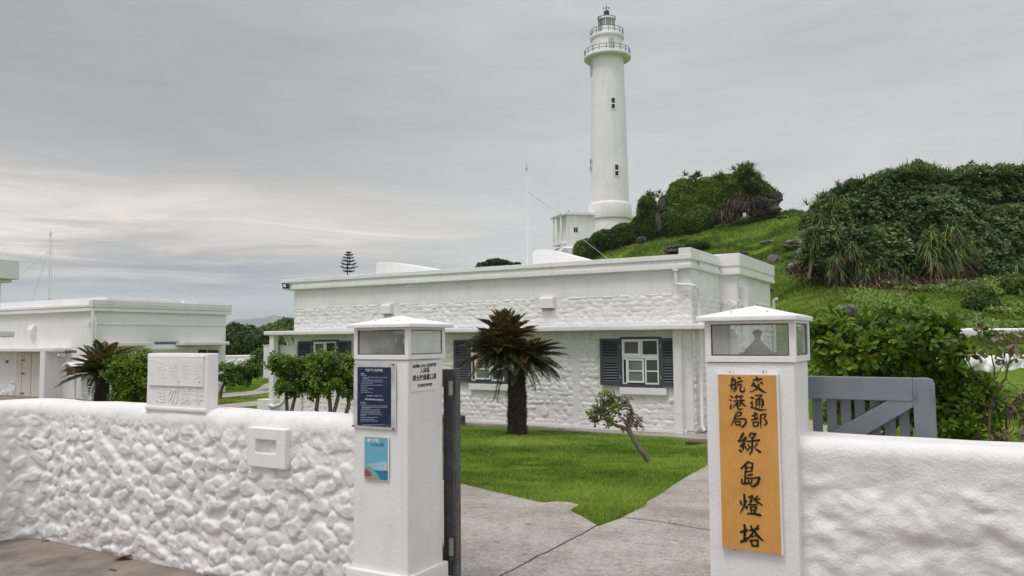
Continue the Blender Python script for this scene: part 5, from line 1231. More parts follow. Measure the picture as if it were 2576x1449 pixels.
# ================================================================== VEGETATION
def unit(v): return v/(np.linalg.norm(v, axis=-1, keepdims=True)+1e-9)
def rand_dirs(n, r): return unit(r.normal(size=(n, 3)))
T_OBO = (np.array([(0, 0, 0), (.48, -.30, .06), (.82, -.46, .04), (1., 0, -.05), (.82, .46, .04), (.48, .30, .06), (.62, 0, -.07)]), np.array([(6, 0, 1), (6, 1, 2), (6, 2, 3), (6, 3, 4), (6, 4, 5), (6, 5, 0)]))
T_DIA = (np.array([(0, 0, 0), (.55, -.5, .06), (1., 0, -.06), (.55, .5, .06)]), np.array([(0, 1, 2), (0, 2, 3)]))
T_BLD = (np.array([(0, -.5, 0), (0, .5, 0), (1., .0, 0)]), np.array([(0, 1, 2)]))
def leafset(pos, d, nrm, ln, wd, T):
    """leaves as one vertex/face set: local x along d, y across, z along the normal"""
    tv, tf = T; N = len(pos); d = unit(d); s = unit(np.cross(nrm, d)); n = np.cross(d, s)
    ln = np.broadcast_to(np.asarray(ln, float), (N,)); wd = np.broadcast_to(np.asarray(wd, float), (N,))
    V = pos[:, None]+d[:, None]*(tv[None, :, 0, None]*ln[:, None, None])+s[:, None]*(tv[None, :, 1, None]*wd[:, None, None])+n[:, None]*(tv[None, :, 2, None]*ln[:, None, None])
    Fc = tf[None]+(np.arange(N)*len(tv))[:, None, None]
    return V.reshape(-1, 3), Fc.reshape(-1, 3), len(tv)
def straps(pos, d, ln, wd, droop, seg=4):
    N = len(pos); d = unit(d); s = unit(np.cross(d, np.array([0, 0, 1.])+d*0)+1e-6); t = np.linspace(0, 1, seg+1)
    ln = np.broadcast_to(ln, (N,)); wd = np.broadcast_to(wd, (N,)); droop = np.broadcast_to(droop, (N,))
    C = pos[:, None]+d[:, None]*(t[None, :, None]*ln[:, None, None]); C[..., 2] -= droop[:, None]*ln[:, None]*t[None]**2.2
    w = (1-t**2.5)*.5+.02; w[0] *= .7
    A = C-s[:, None]*(w[None, :, None]*wd[:, None, None]); B = C+s[:, None]*(w[None, :, None]*wd[:, None, None])
    V = np.stack([A, B], 2).reshape(-1, 3); k = 2*(seg+1); f = np.array([(2*i, 2*i+1, 2*i+3, 2*i+2) for i in range(seg)])
    return V, (f[None]+(np.arange(N)*k)[:, None, None]).reshape(-1, 4), k
def rosettes(cen, axis, nper, ln, wd, tilt, r, T=T_OBO):
    M = len(cen); N = M*nper; c = np.repeat(cen, nper, 0); a = unit(np.repeat(axis, nper, 0))
    ref = np.where(np.abs(a[:, 2:3]) < .9, np.array([[0, 0, 1.]]), np.array([[1., 0, 0]])); u = unit(np.cross(a, ref)); v = np.cross(a, u)
    k = np.tile(np.arange(nper), M); ph = k*2.399+np.repeat(r.uniform(0, 6.28, M), nper)+r.normal(size=N)*.15
    tl = np.radians(tilt[0]+(tilt[1]-tilt[0])*(k/max(nper-1, 1)))+r.normal(size=N)*.12
    d = a*np.cos(tl)[:, None]+(u*np.cos(ph)[:, None]+v*np.sin(ph)[:, None])*np.sin(tl)[:, None]
    nr = a*np.sin(tl)[:, None]-(u*np.cos(ph)[:, None]+v*np.sin(ph)[:, None])*np.cos(tl)[:, None]
    lnn = ln*r.uniform(.7, 1.15, N)*(.75+.35*k/nper); back = c-a*(ln*.25*(k/nper))[:, None]
    V, Fc, kk = leafset(back, d, nr, lnn, wd/ln*lnn, T)
    return V, Fc, kk, N
def ell_px(x, y, L, rx, ry, rd):
    u = L/F; return atL(x, y, L), np.array([rx*u, rd, ry*u])
def ell_pts(c, rad, n, r, shell=.75):
    d = rand_dirs(n, r); q = d*(shell+(1-shell)*r.random((n, 1))**.5)
    R3 = np.append(RH, 0); F3 = np.append(FH, 0)
    w = q[:, 0:1]*rad[0]*R3+q[:, 1:2]*rad[1]*F3+q[:, 2:3]*rad[2]*np.array([0, 0, 1.])
    nn = d[:, 0:1]/rad[0]*R3+d[:, 1:2]/rad[1]*F3+d[:, 2:3]/rad[2]*np.array([0, 0, 1.])
    return c+w, unit(nn)
def inside(P, ells, k=.92, skip=None):
    R3 = np.append(RH, 0); F3 = np.append(FH, 0); r = np.zeros(len(P), bool)
    for i, (c, rad) in enumerate(ells):
        if i == skip: continue
        q = P-c; r |= ((q@R3/rad[0])**2+(q@F3/rad[1])**2+(q[:, 2]/rad[2])**2) < k*k
    return r
def union_pts(ells, n, r, shell=.8):
    vol = np.array([(e[1][0]*e[1][1]*e[1][2])**(2/3) for e in ells]); vol /= vol.sum(); P = []; Nn = []
    for i, e in enumerate(ells):
        p, nn = ell_pts(e[0], e[1], int(n*vol[i]*1.6)+1, r, shell); m = ~inside(p, ells, shell*.95, i); P.append(p[m]); Nn.append(nn[m])
    P = np.concatenate(P); Nn = np.concatenate(Nn); k = r.permutation(len(P))[:n]; return P[k], Nn[k]
def branch(a, b, r, sag=.12, n=5):
    a = np.array(a, float); b = np.array(b, float); ln = np.linalg.norm(b-a); o = r.normal(size=3)*ln*sag; o2 = r.normal(size=3)*ln*sag*.5
    return [tuple(a*(1-t)+b*t+o*math.sin(t*math.pi)+o2*math.sin(t*2*math.pi)) for t in np.linspace(0, 1, n)]

def leafy_shrub(name, label, cat, base, stems, ells, nros, leaf, seed, nper=10, group=None, tint0=.42, mat_=None, dead=0., barkm=None, stem_r=.02, tilt=(25, 95), T=T_OBO, up=.6, ntwig=60, wfac=.5, shell=.55):
    """base: list of stem feet; stems: list of (foot index, [points]); ells: crown lobes"""
    r = np.random.default_rng(seed); t = thing(name, label, cat, tuple(base[0]), group)
    P, Nn = union_pts(ells, nros, r, shell); ax = unit(Nn+np.array([0, 0, up])+r.normal(size=P.shape)*.25)
    P = P+Nn*(np.abs(r.normal(size=(len(P), 1)))*leaf*.55*(r.random((len(P), 1)) < .3)) + Nn*(fbm(P*3.1, 3)[:, None]-.15)*leaf*1.6
    V, Fc, k, N = rosettes(P, ax, nper, leaf, leaf*wfac, tilt, r, T)
    cl = fbm(P*2.2/max(leaf*8, .3), 3); young = (np.tile(np.arange(nper), len(P)) < 3)
    ti = tint0+np.repeat(cl*.35, nper)+r.normal(size=N)*.10+young*.14; red = r.random(N) < .035; yel = r.random(N) < .02
    ti = np.clip(ti, 0, .80); ti[yel] = .88; ti[red] = r.uniform(.93, 1, red.sum())
    live = np.ones(N, bool)
    if dead:
        dd = np.repeat(r.random(len(P)) < dead, nper); live = ~dd
    fl = live[np.arange(N)]
    nf = len(T[1]); fm = np.repeat(fl, nf)
    mesh_np('foliage', V, Fc[fm], mat_ or L_GLOSS, t, True, np.repeat(ti, k))
    if dead:
        V2 = V.copy(); V2[:, 2] -= np.tile(np.linspace(0, leaf*.35, k), N)
        mesh_np('withered_leaves', V2, Fc[~fm], L_DEAD, t, True, np.repeat(r.random(N), k))
    bk = barkm or BARK
    ends = []
    for fi, pts in stems:
        pp = [tuple(base[fi])]+[tuple(p) for p in pts]; n = len(pp); rs = [stem_r*(1-.55*i/(n-1)) for i in range(n)]
        fine = []; rr = []
        for i in range(n-1):
            q = branch(pp[i], pp[i+1], r, .05, 4); fine += q[:-1]; rr += list(np.linspace(rs[i], rs[i+1], 4))[:-1]
        fine.append(pp[-1]); rr.append(rs[-1]); MB().tube(fine, rr, 7).build('stem', bk, t, smooth=True)
        ends += [np.array(p) for p in pp[max(1, n-2):]]
    tw = MB(); ends = np.array(ends)
    for i in r.permutation(len(P))[:ntwig]:
        e = ends[np.argmin(np.linalg.norm(ends-P[i], axis=1)+r.random(len(ends))*.2)]; tw.tube(branch(e, P[i], r, .12, 5), [stem_r*.42, stem_r*.36, stem_r*.3, stem_r*.24, stem_r*.18], 5, cap=False)
    if ntwig: tw.build('twigs', bk, t, smooth=True)
    return t
def E(*a): return ell_px(*a)
def sp(*q): return [atL(x, y, L) for x, y, L in q]
def ground_at(x, y, L): p = atL(x, y, L); return np.array([p[0], p[1], float(G(p[0], p[1]))-.02])

# hedge behind the grey gate
Lh = 8.4
leafy_shrub('hedge_bush', 'dense glossy green hedge bush behind the grey gate', 'shrub', [ground_at(2140, 1100, Lh+.3), ground_at(2280, 1100, Lh+.2), ground_at(2400, 1100, Lh+.1)],
    [(0, sp((2130, 1010, Lh+.3), (2100, 900, Lh+.2))), (0, sp((2180, 1000, Lh+.4), (2170, 880, Lh+.1))), (1, sp((2270, 990, Lh+.2), (2260, 880, Lh))), (1, sp((2320, 980, Lh+.2), (2330, 860, Lh+.1))), (2, sp((2400, 1000, Lh+.1), (2410, 900, Lh)))],
    [E(2080, 880, Lh, 58, 68, .5), E(2150, 870, Lh+.1, 70, 62, .6), E(2240, 865, Lh, 80, 66, .6), E(2320, 858, Lh-.1, 66, 58, .6), E(2270, 830, Lh+.1, 80, 36, .5), E(2350, 900, Lh, 62, 60, .6), E(2390, 970, Lh, 50, 60, .6), E(2200, 960, Lh+.3, 120, 60, .6), E(2385, 1050, Lh, 52, 60, .6), E(2300, 1030, Lh+.4, 100, 70, .6), E(2150, 1040, Lh+.7, 70, 50, .4), E(2060, 850, Lh+.1, 30, 40, .4)],
    1050, .135, 101, nper=10, tint0=.50, stem_r=.018, ntwig=150, barkm=STEM, wfac=.46, shell=.55, up=1.0, tilt=(15, 75))
leafy_shrub('half_dead_shrub', 'sparse shrub with red-brown stems and withered leaves at the right edge', 'shrub', [ground_at(2480, 1110, 7.9), ground_at(2520, 1110, 8.0)],
    [(0, sp((2478, 1040, 7.9), (2470, 960, 7.9), (2430, 900, 7.8))), (0, sp((2490, 1030, 7.8), (2530, 950, 7.8), (2545, 880, 7.7))), (1, sp((2515, 1050, 8), (2500, 960, 8), (2495, 860, 8))), (1, sp((2530, 1040, 8), (2560, 1000, 7.9), (2590, 960, 7.9)))],
    [E(2450, 890, 7.8, 45, 40, .25), E(2500, 850, 7.9, 60, 50, .3), E(2560, 880, 7.8, 55, 50, .3), E(2530, 1000, 7.9, 75, 60, .35), E(2560, 1060, 7.8, 50, 55, .3), E(2470, 1050, 7.9, 50, 50, .3)],
    60, .11, 102, nper=6, tint0=.6, dead=.60, stem_r=.013, ntwig=60, barkm=STEM, wfac=.42, shell=.3)
# lawn shrublet with the leaning trunk
b0 = gpt(1631, 1160); Lb = float(b0[:2]@FH)
leafy_shrub('leaning_shrub', 'small shrub with a leaning pale trunk on the lawn, half its leaves brown', 'shrub', [b0],
    [(0, sp((1612, 1130, Lb), (1588, 1096, Lb), (1573, 1062, Lb))), (0, sp((1600, 1115, Lb), (1578, 1080, Lb), (1540, 1065, Lb), (1512, 1040, Lb))), (0, sp((1600, 1115, Lb), (1582, 1075, Lb), (1592, 1040, Lb), (1580, 1010, Lb)))],
    [E(1495, 1030, Lb, 28, 30, .2), E(1530, 1010, Lb-.1, 34, 28, .25), E(1550, 1045, Lb, 34, 28, .2), E(1500, 1060, Lb, 20, 12, .15), E(1545, 990, Lb, 12, 12, .1)],
    40, .095, 103, nper=8, tint0=.56, dead=.12, stem_r=.045, ntwig=40, wfac=.48, shell=.3)
leafy_shrub('withered_branch_shrub', 'bare twiggy bush of curled brown leaves against the leaning shrub', 'shrub', [b0+np.array([.02, .03, 0])],
    [(0, sp((1605, 1120, Lb+.06), (1578, 1075, Lb+.06), (1585, 1040, Lb+.06)))], [E(1590, 1040, Lb+.05, 22, 42, .15), E(1570, 1065, Lb+.05, 22, 22, .12), E(1606, 1060, Lb+.05, 10, 22, .1)],
    24, .07, 104, nper=5, tint0=.5, dead=.93, stem_r=.02, ntwig=34, shell=.2)
# shrubs on the left
Ls = 16.2
leafy_shrub('round_bush', 'dense bright green bush between the left cycad and the warning block', 'shrub', [ground_at(310, 1015, Ls), ground_at(350, 1015, Ls)],
    [(0, sp((310, 980, Ls), (320, 930, Ls))), (1, sp((345, 980, Ls), (345, 920, Ls)))],
    [E(318, 935, Ls, 30, 34, .5), E(348, 918, Ls, 30, 28, .5), E(335, 975, Ls, 38, 38, .5), E(375, 960, Ls+.1, 36, 56, .5), E(312, 998, Ls, 16, 20, .3), E(302, 912, Ls, 14, 14, .3)],
    700, .13, 105, nper=10, tint0=.50, stem_r=.04, ntwig=30, wfac=.42, up=.9, tilt=(15, 80), shell=.7)
sm = gpt(553, 1003); Lm = float(sm[:2]@FH)
leafy_shrub('thin_shrub', 'thin-stemmed dark shrub standing on the far lawn left of the porch', 'shrub', [sm],
    [(0, sp((560, 975, Lm), (575, 945, Lm))), (0, sp((563, 965, Lm), (600, 950, Lm), (625, 935, Lm)))],
    [E(568, 932, Lm, 24, 22, .5), E(600, 945, Lm, 34, 22, .5), E(635, 930, Lm, 24, 26, .5), E(652, 908, Lm+.5, 16, 28, .5)], 330, .20, 106, nper=8, tint0=.30, stem_r=.06, ntwig=40)
Lg = 17.
feet = [ground_at(x, 1040, Lg) for x in (722, 735, 815, 832, 843, 858)]
leafy_shrub('small_tree_shrub', 'leafy shrub with twin grey trunks in front of the porch column', 'shrub', feet[:2],
    [(0, sp((720, 990, Lg), (728, 960, Lg), (705, 930, Lg))), (1, sp((742, 1000, Lg), (736, 960, Lg), (745, 920, Lg)))],
    [E(697, 905, Lg, 26, 20, .35), E(690, 925, Lg, 20, 14, .3), E(735, 912, Lg, 24, 16, .4), E(712, 940, Lg, 18, 10, .3), E(750, 925, Lg, 18, 14, .3), E(722, 968, Lg, 30, 15, .4), E(745, 985, Lg, 20, 10, .3), E(705, 978, Lg, 14, 8, .3)], 330, .115, 107, nper=9, tint0=.42, stem_r=.045, ntwig=70, up=.9, shell=.6, group='shrubs before the office porch')
leafy_shrub('small_tree_shrub', 'wider leafy shrub with four branching trunks just left of the left pillar', 'shrub', feet[2:],
    [(0, sp((800, 1000, Lg), (790, 960, Lg), (775, 920, Lg))), (1, sp((828, 990, Lg), (830, 950, Lg), (835, 915, Lg))), (2, sp((850, 1000, Lg), (858, 960, Lg), (865, 920, Lg))), (3, sp((875, 990, Lg), (872, 950, Lg), (880, 920, Lg)))],
    [E(775, 912, Lg, 30, 18, .4), E(800, 935, Lg, 32, 20, .45), E(770, 950, Lg, 22, 16, .35), E(835, 905, Lg, 34, 18, .45), E(862, 920, Lg, 26, 20, .4), E(815, 968, Lg, 34, 14, .4), E(850, 960, Lg, 28, 18, .4), E(885, 930, Lg, 26, 30, .4), E(880, 985, Lg, 20, 14, .35), E(785, 982, Lg, 20, 10, .3), E(925, 950, Lg+.2, 30, 40, .5)], 760, .115, 108, nper=9, tint0=.48, stem_r=.05, ntwig=110, up=.9, shell=.6, group='shrubs before the office porch')

# cycads
CYSCALE = mat('cycad_scale_brown', (.13, .095, .06), .95, .3, 25, col2=(.05, .035, .025))
def cycad(label, foot, L, trunk_px, crown, seed, fronds, trunk_r, dead_frond=None):
    r = np.random.default_rng(seed); t = thing('cycad', label, 'cycad', tuple(foot))
    c = np.array(crown[0]); pts = [tuple(foot-np.array([0, 0, .05]))]+[tuple(foot*(1-s)+c*s) for s in (.15, .3, .45, .6, .75, .9, 1.)]
    rr = [trunk_r*k for k in (1.05, .95, 1.0, .9, .95, .88, .9, .8)]
    MB().tube(pts, rr, 16).build('trunk', CYTRUNK, t, smooth=True, rough=.03)
    # leaf-base scales on the trunk
    n = 900; s = r.random(n)**.9; ph = r.uniform(0, 6.28, n); ctr = foot*(1-s[:, None])+c*s[:, None]; o = np.stack([np.cos(ph), np.sin(ph), ph*0], 1)
    rad = np.interp(s, np.linspace(0, 1, 8), rr); V, Fc, k = leafset(ctr+o*rad[:, None]*.93, o+np.array([0, 0, .55])+r.normal(size=(n, 3))*.2, np.array([[0, 0, 1.]])+o*.1, r.uniform(.04, .09, n), .035, T_DIA)
    mesh_np('leaf_base_scales', V, Fc, CYSCALE, t)
    AV = []; AF = []; AT = []; off = 0; ra = MB()
    for (cen, n, el0, el1, ln, brown) in fronds:
        for i in range(n):
            az = i*2.399+r.normal()*.2; el = math.radians(el0+(el1-el0)*((i+.5)/n)+r.normal()*6); l_ = ln*r.uniform(.82, 1.12)
            d = np.array([math.cos(az)*math.cos(el), math.sin(az)*math.cos(el), math.sin(el)]); hz = np.array([math.cos(az), math.sin(az), 0])
            S_ = 40; tt = np.linspace(0, 1, S_); curve = np.array(cen)+d*(tt*l_)[:, None]+hz*(.12*l_*tt**2)[:, None]*(math.sin(el)); curve[:, 2] -= (.17+.12*math.cos(el))*l_*tt**2.3
            ra.tube([tuple(p) for p in curve[::6]], list(np.linspace(.010, .004, len(curve[::6]))), 4, cap=False)
            tg = unit(np.gradient(curve, axis=0)); side = unit(np.cross(tg, np.array([0, 0, 1.]))); upv = np.cross(side, tg)
            fb = np.clip(brown+r.normal()*.2, 0, 1)
            for sg in (-1, 1):
                j = np.arange(4, S_); lf = .20*np.sin(np.clip(tt[j]*1.02, 0, 1)*math.pi*.86+.38)**.7*(l_/1.05); dd = tg[j]*.62+side[j]*sg*.75+upv[j]*.33+r.normal(size=(len(j), 3))*.05
                V, Fc, k = leafset(curve[j], dd, upv[j], np.maximum(lf, .03), .036*(l_/1.05), T_DIA); AV.append(V); AF.append(Fc+off); off += len(V)
                isb = r.random(len(j)) < fb*(.05+1.9*np.clip(tt[j]-.35, 0, 1))*(.4+1.2*(np.sin(tt[j]*23+i*1.7) > .1)); base_t = np.where(isb, r.uniform(.68, 1., len(j)), r.uniform(.1, .58, len(j)))
                vt = np.repeat(base_t, k).reshape(-1, k); vt[:, 2] = np.where(~isb & (r.random(len(j)) < .3+fb*.5), .85, vt[:, 2]); AT.append(vt.ravel())
    mesh_np('fronds', np.concatenate(AV), np.concatenate(AF), L_CYCAD, t, False, np.concatenate(AT)); ra.build('midribs', STEM, t, smooth=True)
    if dead_frond:
        a, b = dead_frond; P = np.array([a*(1-s)+b*s+np.array([0, 0, .12])*math.sin(s*3.14) for s in np.linspace(0, 1, 24)]); tg = unit(np.gradient(P, axis=0)); side = unit(np.cross(tg, np.append(FH, 0)))
        AV = []; AF = []; off = 0
        for sg in (-1, 1):
            V, Fc, k = leafset(P, tg*.9+side*sg*.4+r.normal(size=P.shape)*.1, np.repeat(np.append(-FH, 0)[None], 24, 0), .15, .02, T_DIA); AV.append(V); AF.append(Fc+off); off += len(V)
        V = np.concatenate(AV); mesh_np('dead_frond', V, np.concatenate(AF), L_CYCAD, t, False, np.random.default_rng(3).uniform(.66, .85, len(V)))
    return t
f0 = gpt(1301, 1090); Lc = float(f0[:2]@FH)
c1 = atL(1300, 930, Lc); c2 = atL(1262, 905, Lc-.05); c3 = atL(1318, 920, Lc+.05)
cycad('large two-headed cycad with browned fronds standing on the lawn before the office', f0, Lc, 0, [c1], 201,
      [(atL(1250, 890, Lc-.15), 96, 74, -16, .92, .15), (atL(1325, 905, Lc), 80, 54, -14, .98, .13), (atL(1272, 862, Lc-.05), 70, 84, 20, .92, .26), (atL(1300, 900, Lc-.2), 40, 34, -24, .82, .2)], .235, (atL(1268, 935, Lc-.3), atL(1248, 1000, Lc-.3)))
Lc2 = 18.8; f1 = ground_at(253, 1016, Lc2)
cycad('smaller cycad with dark rusty fronds fanned left, behind the front wall', f1, Lc2, 0, [atL(258, 945, Lc2)], 202, [(atL(258, 940, Lc2), 54, 74, -4, 1.0, .38)], .17)

# ---- displaced lobes (rock, thicket cores)
def lobe(mb_v, mb_f, c, rad, r, amp=.25, freq=1.2, sub=4, rid=False):
    bm = bmesh.new(); bmesh.ops.create_icosphere(bm, subdivisions=sub, radius=1); V = np.array([v.co for v in bm.verts]); Fc = np.array([[v.index for v in f.verts] for f in bm.faces]); bm.free()
    d = V.copy(); n = fbm(d*freq+r.uniform(0, 50, 3), 5)
    if rid: n = n+.5-np.abs(fbm(d*freq*1.7+r.uniform(0, 50, 3), 4))*1.5
    V = V*(1+n*amp)[:, None]; R3 = np.append(RH, 0); F3 = np.append(FH, 0)
    W = c+V[:, 0:1]*rad[0]*R3+V[:, 1:2]*rad[1]*F3+V[:, 2:3]*rad[2]*np.array([0, 0, 1.]); o = sum(len(a) for a in mb_v); mb_v.append(W); mb_f.append(Fc+o)
def rock(label, x, y, L, rx, ry, seed, m=None, group=None, rd=None, name='rock', amp=.38):
    c, rad = ell_px(x, y, L, rx, ry, rd or rx*L/F*.8); v, f = [], []; lobe(v, f, c, rad, np.random.default_rng(seed), amp, 1.5, 4, True)
    V = v[0]; cen = V.mean(0); t = mesh_np(name, V, f[0], m or ROCK, None, False); tag(t, label, 'rock', group); return t
CORE = mat('dark_foliage_mass', (.035, .055, .018), .9, .2, 2., .8, 6, col2=(.015, .024, .009))  # dark green for the solid mass under the leaf cover
def R5(a, b): return ((2250+a/1.4456)*.63889, (600+b/1.4456)*.63889)
def e5(a, b, ra, rb, L, k=.9): x, y = R5(a, b); return ell_px(x, y, L, ra*.442, rb*.442, ra*.442*L/F*k)
def leaf_cover(name, ells, n, r, ln, m, parent, tint=(.45, .3), shell=.93, up=.35, T=T_DIA, wf=.6, scale=.4, nper=4, lump=1.):
    P, Nn = union_pts(ells, n//nper, r, shell); cs = ells[0][1][2]; w_ = fbm(P*(1.9/max(cs, .5)), 4); w2 = fbm(P*(6./max(cs, .5))+7, 3)
    P = P + Nn*(w_*.32+w2*.14)[:, None]*min(cs, 2.2)*lump; ax = unit(Nn+np.array([0, 0, up])+r.normal(size=P.shape)*.3)
    V, Fc, k, N = rosettes(P, ax, nper, ln, ln*wf, (35, 85), r, T)
    ti = tint[0]+np.repeat(fbm(P*scale, 4)+.5*w2, nper)*tint[1]*1.6+r.normal(size=N)*.15; ti = np.clip(ti, 0, .96); ti[r.random(N) < .004] = 1.
    return mesh_np(name, V, Fc, m, parent, True, np.repeat(ti, k))

# rock outcrop covered in creeper, right of the lighthouse
def outcrop():
    r = np.random.default_rng(301); L = 97.
    ell = [e5(95, 560, 85, 62, L), e5(210, 505, 100, 60, L), e5(310, 465, 90, 55, L), e5(430, 330, 52, 82, L), e5(455, 420, 110, 75, L), e5(640, 290, 105, 135, L), e5(690, 375, 130, 90, L),
           e5(770, 250, 110, 102, L), e5(560, 400, 120, 90, L), e5(890, 225, 110, 95, L), e5(985, 180, 80, 82, L), e5(1040, 230, 95, 72, L), e5(850, 330, 120, 70, L), e5(1090, 250, 70, 52, L)]
    t = thing('creeper_outcrop', 'dark rocky outcrop overgrown with creeper right of the lighthouse', 'outcrop', tuple(ell[6][0]-np.array([0, 0, 5])))
    v, f = [], []
    for c, rad in ell: lobe(v, f, c, rad*.86, r, .16, 1.6, 4)
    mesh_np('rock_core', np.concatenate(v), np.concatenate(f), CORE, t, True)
    leaf_cover('creeper', ell, 75000, r, .40, L_CREEP, t, (.62, .42), .95, .7, scale=.16, lump=.5)
    # bare rock faces
    for i, (a, b, ra, rb, dl) in enumerate(((1150, 262, 46, 36, -1.), (1120, 300, 55, 32, -1.5), (1060, 290, 60, 40, -3.), (515, 300, 22, 42, -4.2), (497, 400, 16, 50, -4.6), (395, 500, 26, 20, -5.), (960, 300, 50, 40, -3.4), (1120, 328, 62, 26, -2.), (1050, 345, 50, 24, -2.5))):
        c, rad = e5(a, b, ra, rb, L+dl); vv, ff = [], []; lobe(vv, ff, c, rad, r, .35, 1.7, 4, True); mesh_np('rock_face', vv[0], ff[0], ROCKD, t)
    # dry stems
    P, Nn = union_pts([e5(950, 290, 80, 50, L-4.), e5(890, 350, 60, 40, L-4.5), e5(1000, 330, 50, 30, L-4)], 450, r, .9); V, Fc, k = straps(P, Nn*.5+r.normal(size=P.shape)*.8+np.array([0, 0, -.3]), r.uniform(.6, 1.5, len(P)), .07, .3, 3); mesh_np('dry_stems', V, Fc, L_STRAWD, t, False, np.repeat(r.random(len(P)), k))
    # spiky tops
    for a, b, n, s in ((1000, 100, 26, 1.), (1050, 130, 20, 1.), (955, 118, 18, 1.), (1100, 190, 14, .9), (1135, 225, 10, .9), (470, 245, 16, .8), (405, 285, 16, .9), (395, 330, 10, .8), (840, 145, 10, .7), (700, 140, 8, .7), (1015, 180, 22, 1.), (930, 190, 16, 1.)):
        x, y = R5(a, b); pass
    cen = []
    for a, b, n, s in ((1000, 100, 22, 1.), (1050, 140, 10, 1.), (955, 120, 9, 1.), (1100, 195, 8, .9), (1145, 235, 4, .9), (470, 248, 8, .8), (405, 290, 9, .9), (395, 335, 5, .8), (840, 148, 6, .7), (700, 145, 4, .7), (1010, 180, 14, 1.), (930, 190, 10, 1.), (1080, 240, 8, 1.)):
        for _ in range(n): cen.append(atL(*R5(a+r.normal()*26, b+r.normal()*14+4), L-1+r.normal()*2))
    cen = np.array(cen); nper = 26; c = np.repeat(cen, nper, 0); d = r.normal(size=c.shape); d[:, 2] = np.abs(d[:, 2])+.35
    V, Fc, k = straps(c, d, r.uniform(.7, 1.5, len(c)), .13, r.uniform(.2, .7, len(c)), 3); mesh_np('spiky_tufts', V, Fc, L_STRAP, t, False, np.repeat(np.clip(r.normal(size=len(c))*.2+.35, 0, 1), k))
    # tiny silhouettes of shrubs on the crest
    P = np.concatenate([np.array([atL(*R5(a+r.normal()*9, b+r.normal()*7), L) for _ in range(16)]) for a, b in ((575, 190), (715, 130), (690, 140))]); V, Fc, k, N = rosettes(P, unit(r.normal(size=P.shape)+np.array([0, 0, 1.])), 6, .35, .2, (30, 90), r, T_DIA); mesh_np('crest_leaves', V, Fc, L_CREEP, t, True, np.repeat(r.random(N)*.5, k))
outcrop()

def thicket():
    r = np.random.default_rng(302)
    def e(x, y, L, rx, ry, k=.85): return ell_px(x, y, L, rx, ry, rx*L/F*k)
    ell = [e(2110, 570, 47, 78, 82), e(2085, 625, 45, 66, 62), e(2170, 540, 48, 90, 88), e(2250, 520, 50, 100, 92), e(2320, 500, 51, 90, 84), e(2340, 590, 47.5, 130, 120), e(2440, 520, 50, 110, 95), e(2540, 515, 50, 110, 95), e(2520, 620, 47, 130, 105), e(2420, 640, 46, 120, 85), e(2660, 530, 50, 120, 110), e(2210, 640, 45.5, 105, 72), e(2058, 560, 47, 36, 48), e(2650, 640, 47, 120, 90), e(2780, 560, 50, 120, 120), e(2330, 650, 45.5, 90, 65), e(2450, 690, 45, 110, 45)]
    t = thing('coastal_thicket', 'huge dark green thicket of broad leaves covering the knoll at the right', 'thicket', tuple(ell[5][0]-np.array([0, 0, 4])))
    v, f = [], []
    for c, rad in ell: lobe(v, f, c, rad*.84, r, .14, 2., 4)
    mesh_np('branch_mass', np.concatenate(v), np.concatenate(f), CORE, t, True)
    leaf_cover('broad_leaves', ell, 120000, r, .27, L_THICK, t, (.66, .38), .93, 1.1, T_DIA, .8, .35)
    # spiky leaves poking out of the top
    cen = []
    for x, y, n in ((2035, 545, 14), (2060, 510, 10), (2090, 490, 8), (2140, 465, 8), (2185, 452, 6), (2240, 432, 8), (2290, 425, 10), (2320, 418, 12), (2350, 422, 8), (2395, 430, 8), (2440, 428, 8), (2500, 422, 6), (2545, 425, 6), (2580, 420, 5)):
        for _ in range(n): cen.append(atL(x+r.normal()*16, y+r.normal()*6+12, 48.5+r.normal()))
    cen = np.array(cen); c = np.repeat(cen, 22, 0); d = r.normal(size=c.shape); d[:, 2] = np.abs(d[:, 2])+.45
    V, Fc, k = straps(c, d, r.uniform(.5, 1.15, len(c)), .06, r.uniform(.2, .7, len(c)), 3); mesh_np('spiky_tufts', V, Fc, L_STRAP, t, False, np.repeat(np.clip(r.normal(size=len(c))*.2+.4, 0, 1), k))
thicket()
def pandanus(label, spots, seed, ln=.95, group='spiky pandanus clumps on the knoll', dry=True, n=46, up=.2, sx=18, sy=14, green=.35):
    r = np.random.default_rng(seed); cen = []
    for x, y, L, m in spots:
        for _ in range(m): cen.append(atL(x+r.normal()*sx, y+r.normal()*sy, L+r.normal()*.3))
    cen = np.array(cen); t = thing('pandanus', label, 'pandanus', tuple(cen.mean(0)-np.array([0, 0, 1.])), group)
    c = np.repeat(cen, n, 0); d = r.normal(size=c.shape); d[:, 2] += up; d = unit(d)-np.append(FH, 0)*.35
    V, Fc, k = straps(c, d, r.uniform(.5, 1.1, len(c))*ln, .06, r.uniform(.35, 1.1, len(c)), 4)
    mesh_np('strap_leaves', V, Fc, L_STRAP, t, False, np.repeat(np.clip(r.normal(size=len(c))*.2+green, 0, 1), k))
    if dry:
        c2 = np.repeat(cen-np.array([0, 0, .35]), n//2, 0); d = r.normal(size=c2.shape)*.7; d[:, 2] = -np.abs(d[:, 2])-.4
        V, Fc, k = straps(c2, d-np.append(FH, 0)*.4, r.uniform(.6, 1.3, len(c2))*ln, .055, .3, 3); mesh_np('dry_skirt', V, Fc, L_STRAWD, t, False, np.repeat(r.random(len(c2)), k))
    for q in cen[::4]: MB().tube([tuple(q), tuple(q-np.array([0, 0, 1.3])+r.normal(size=3)*.25)], [.07, .09], 6).build('prop_stem', STEM, t, smooth=True)
    return t
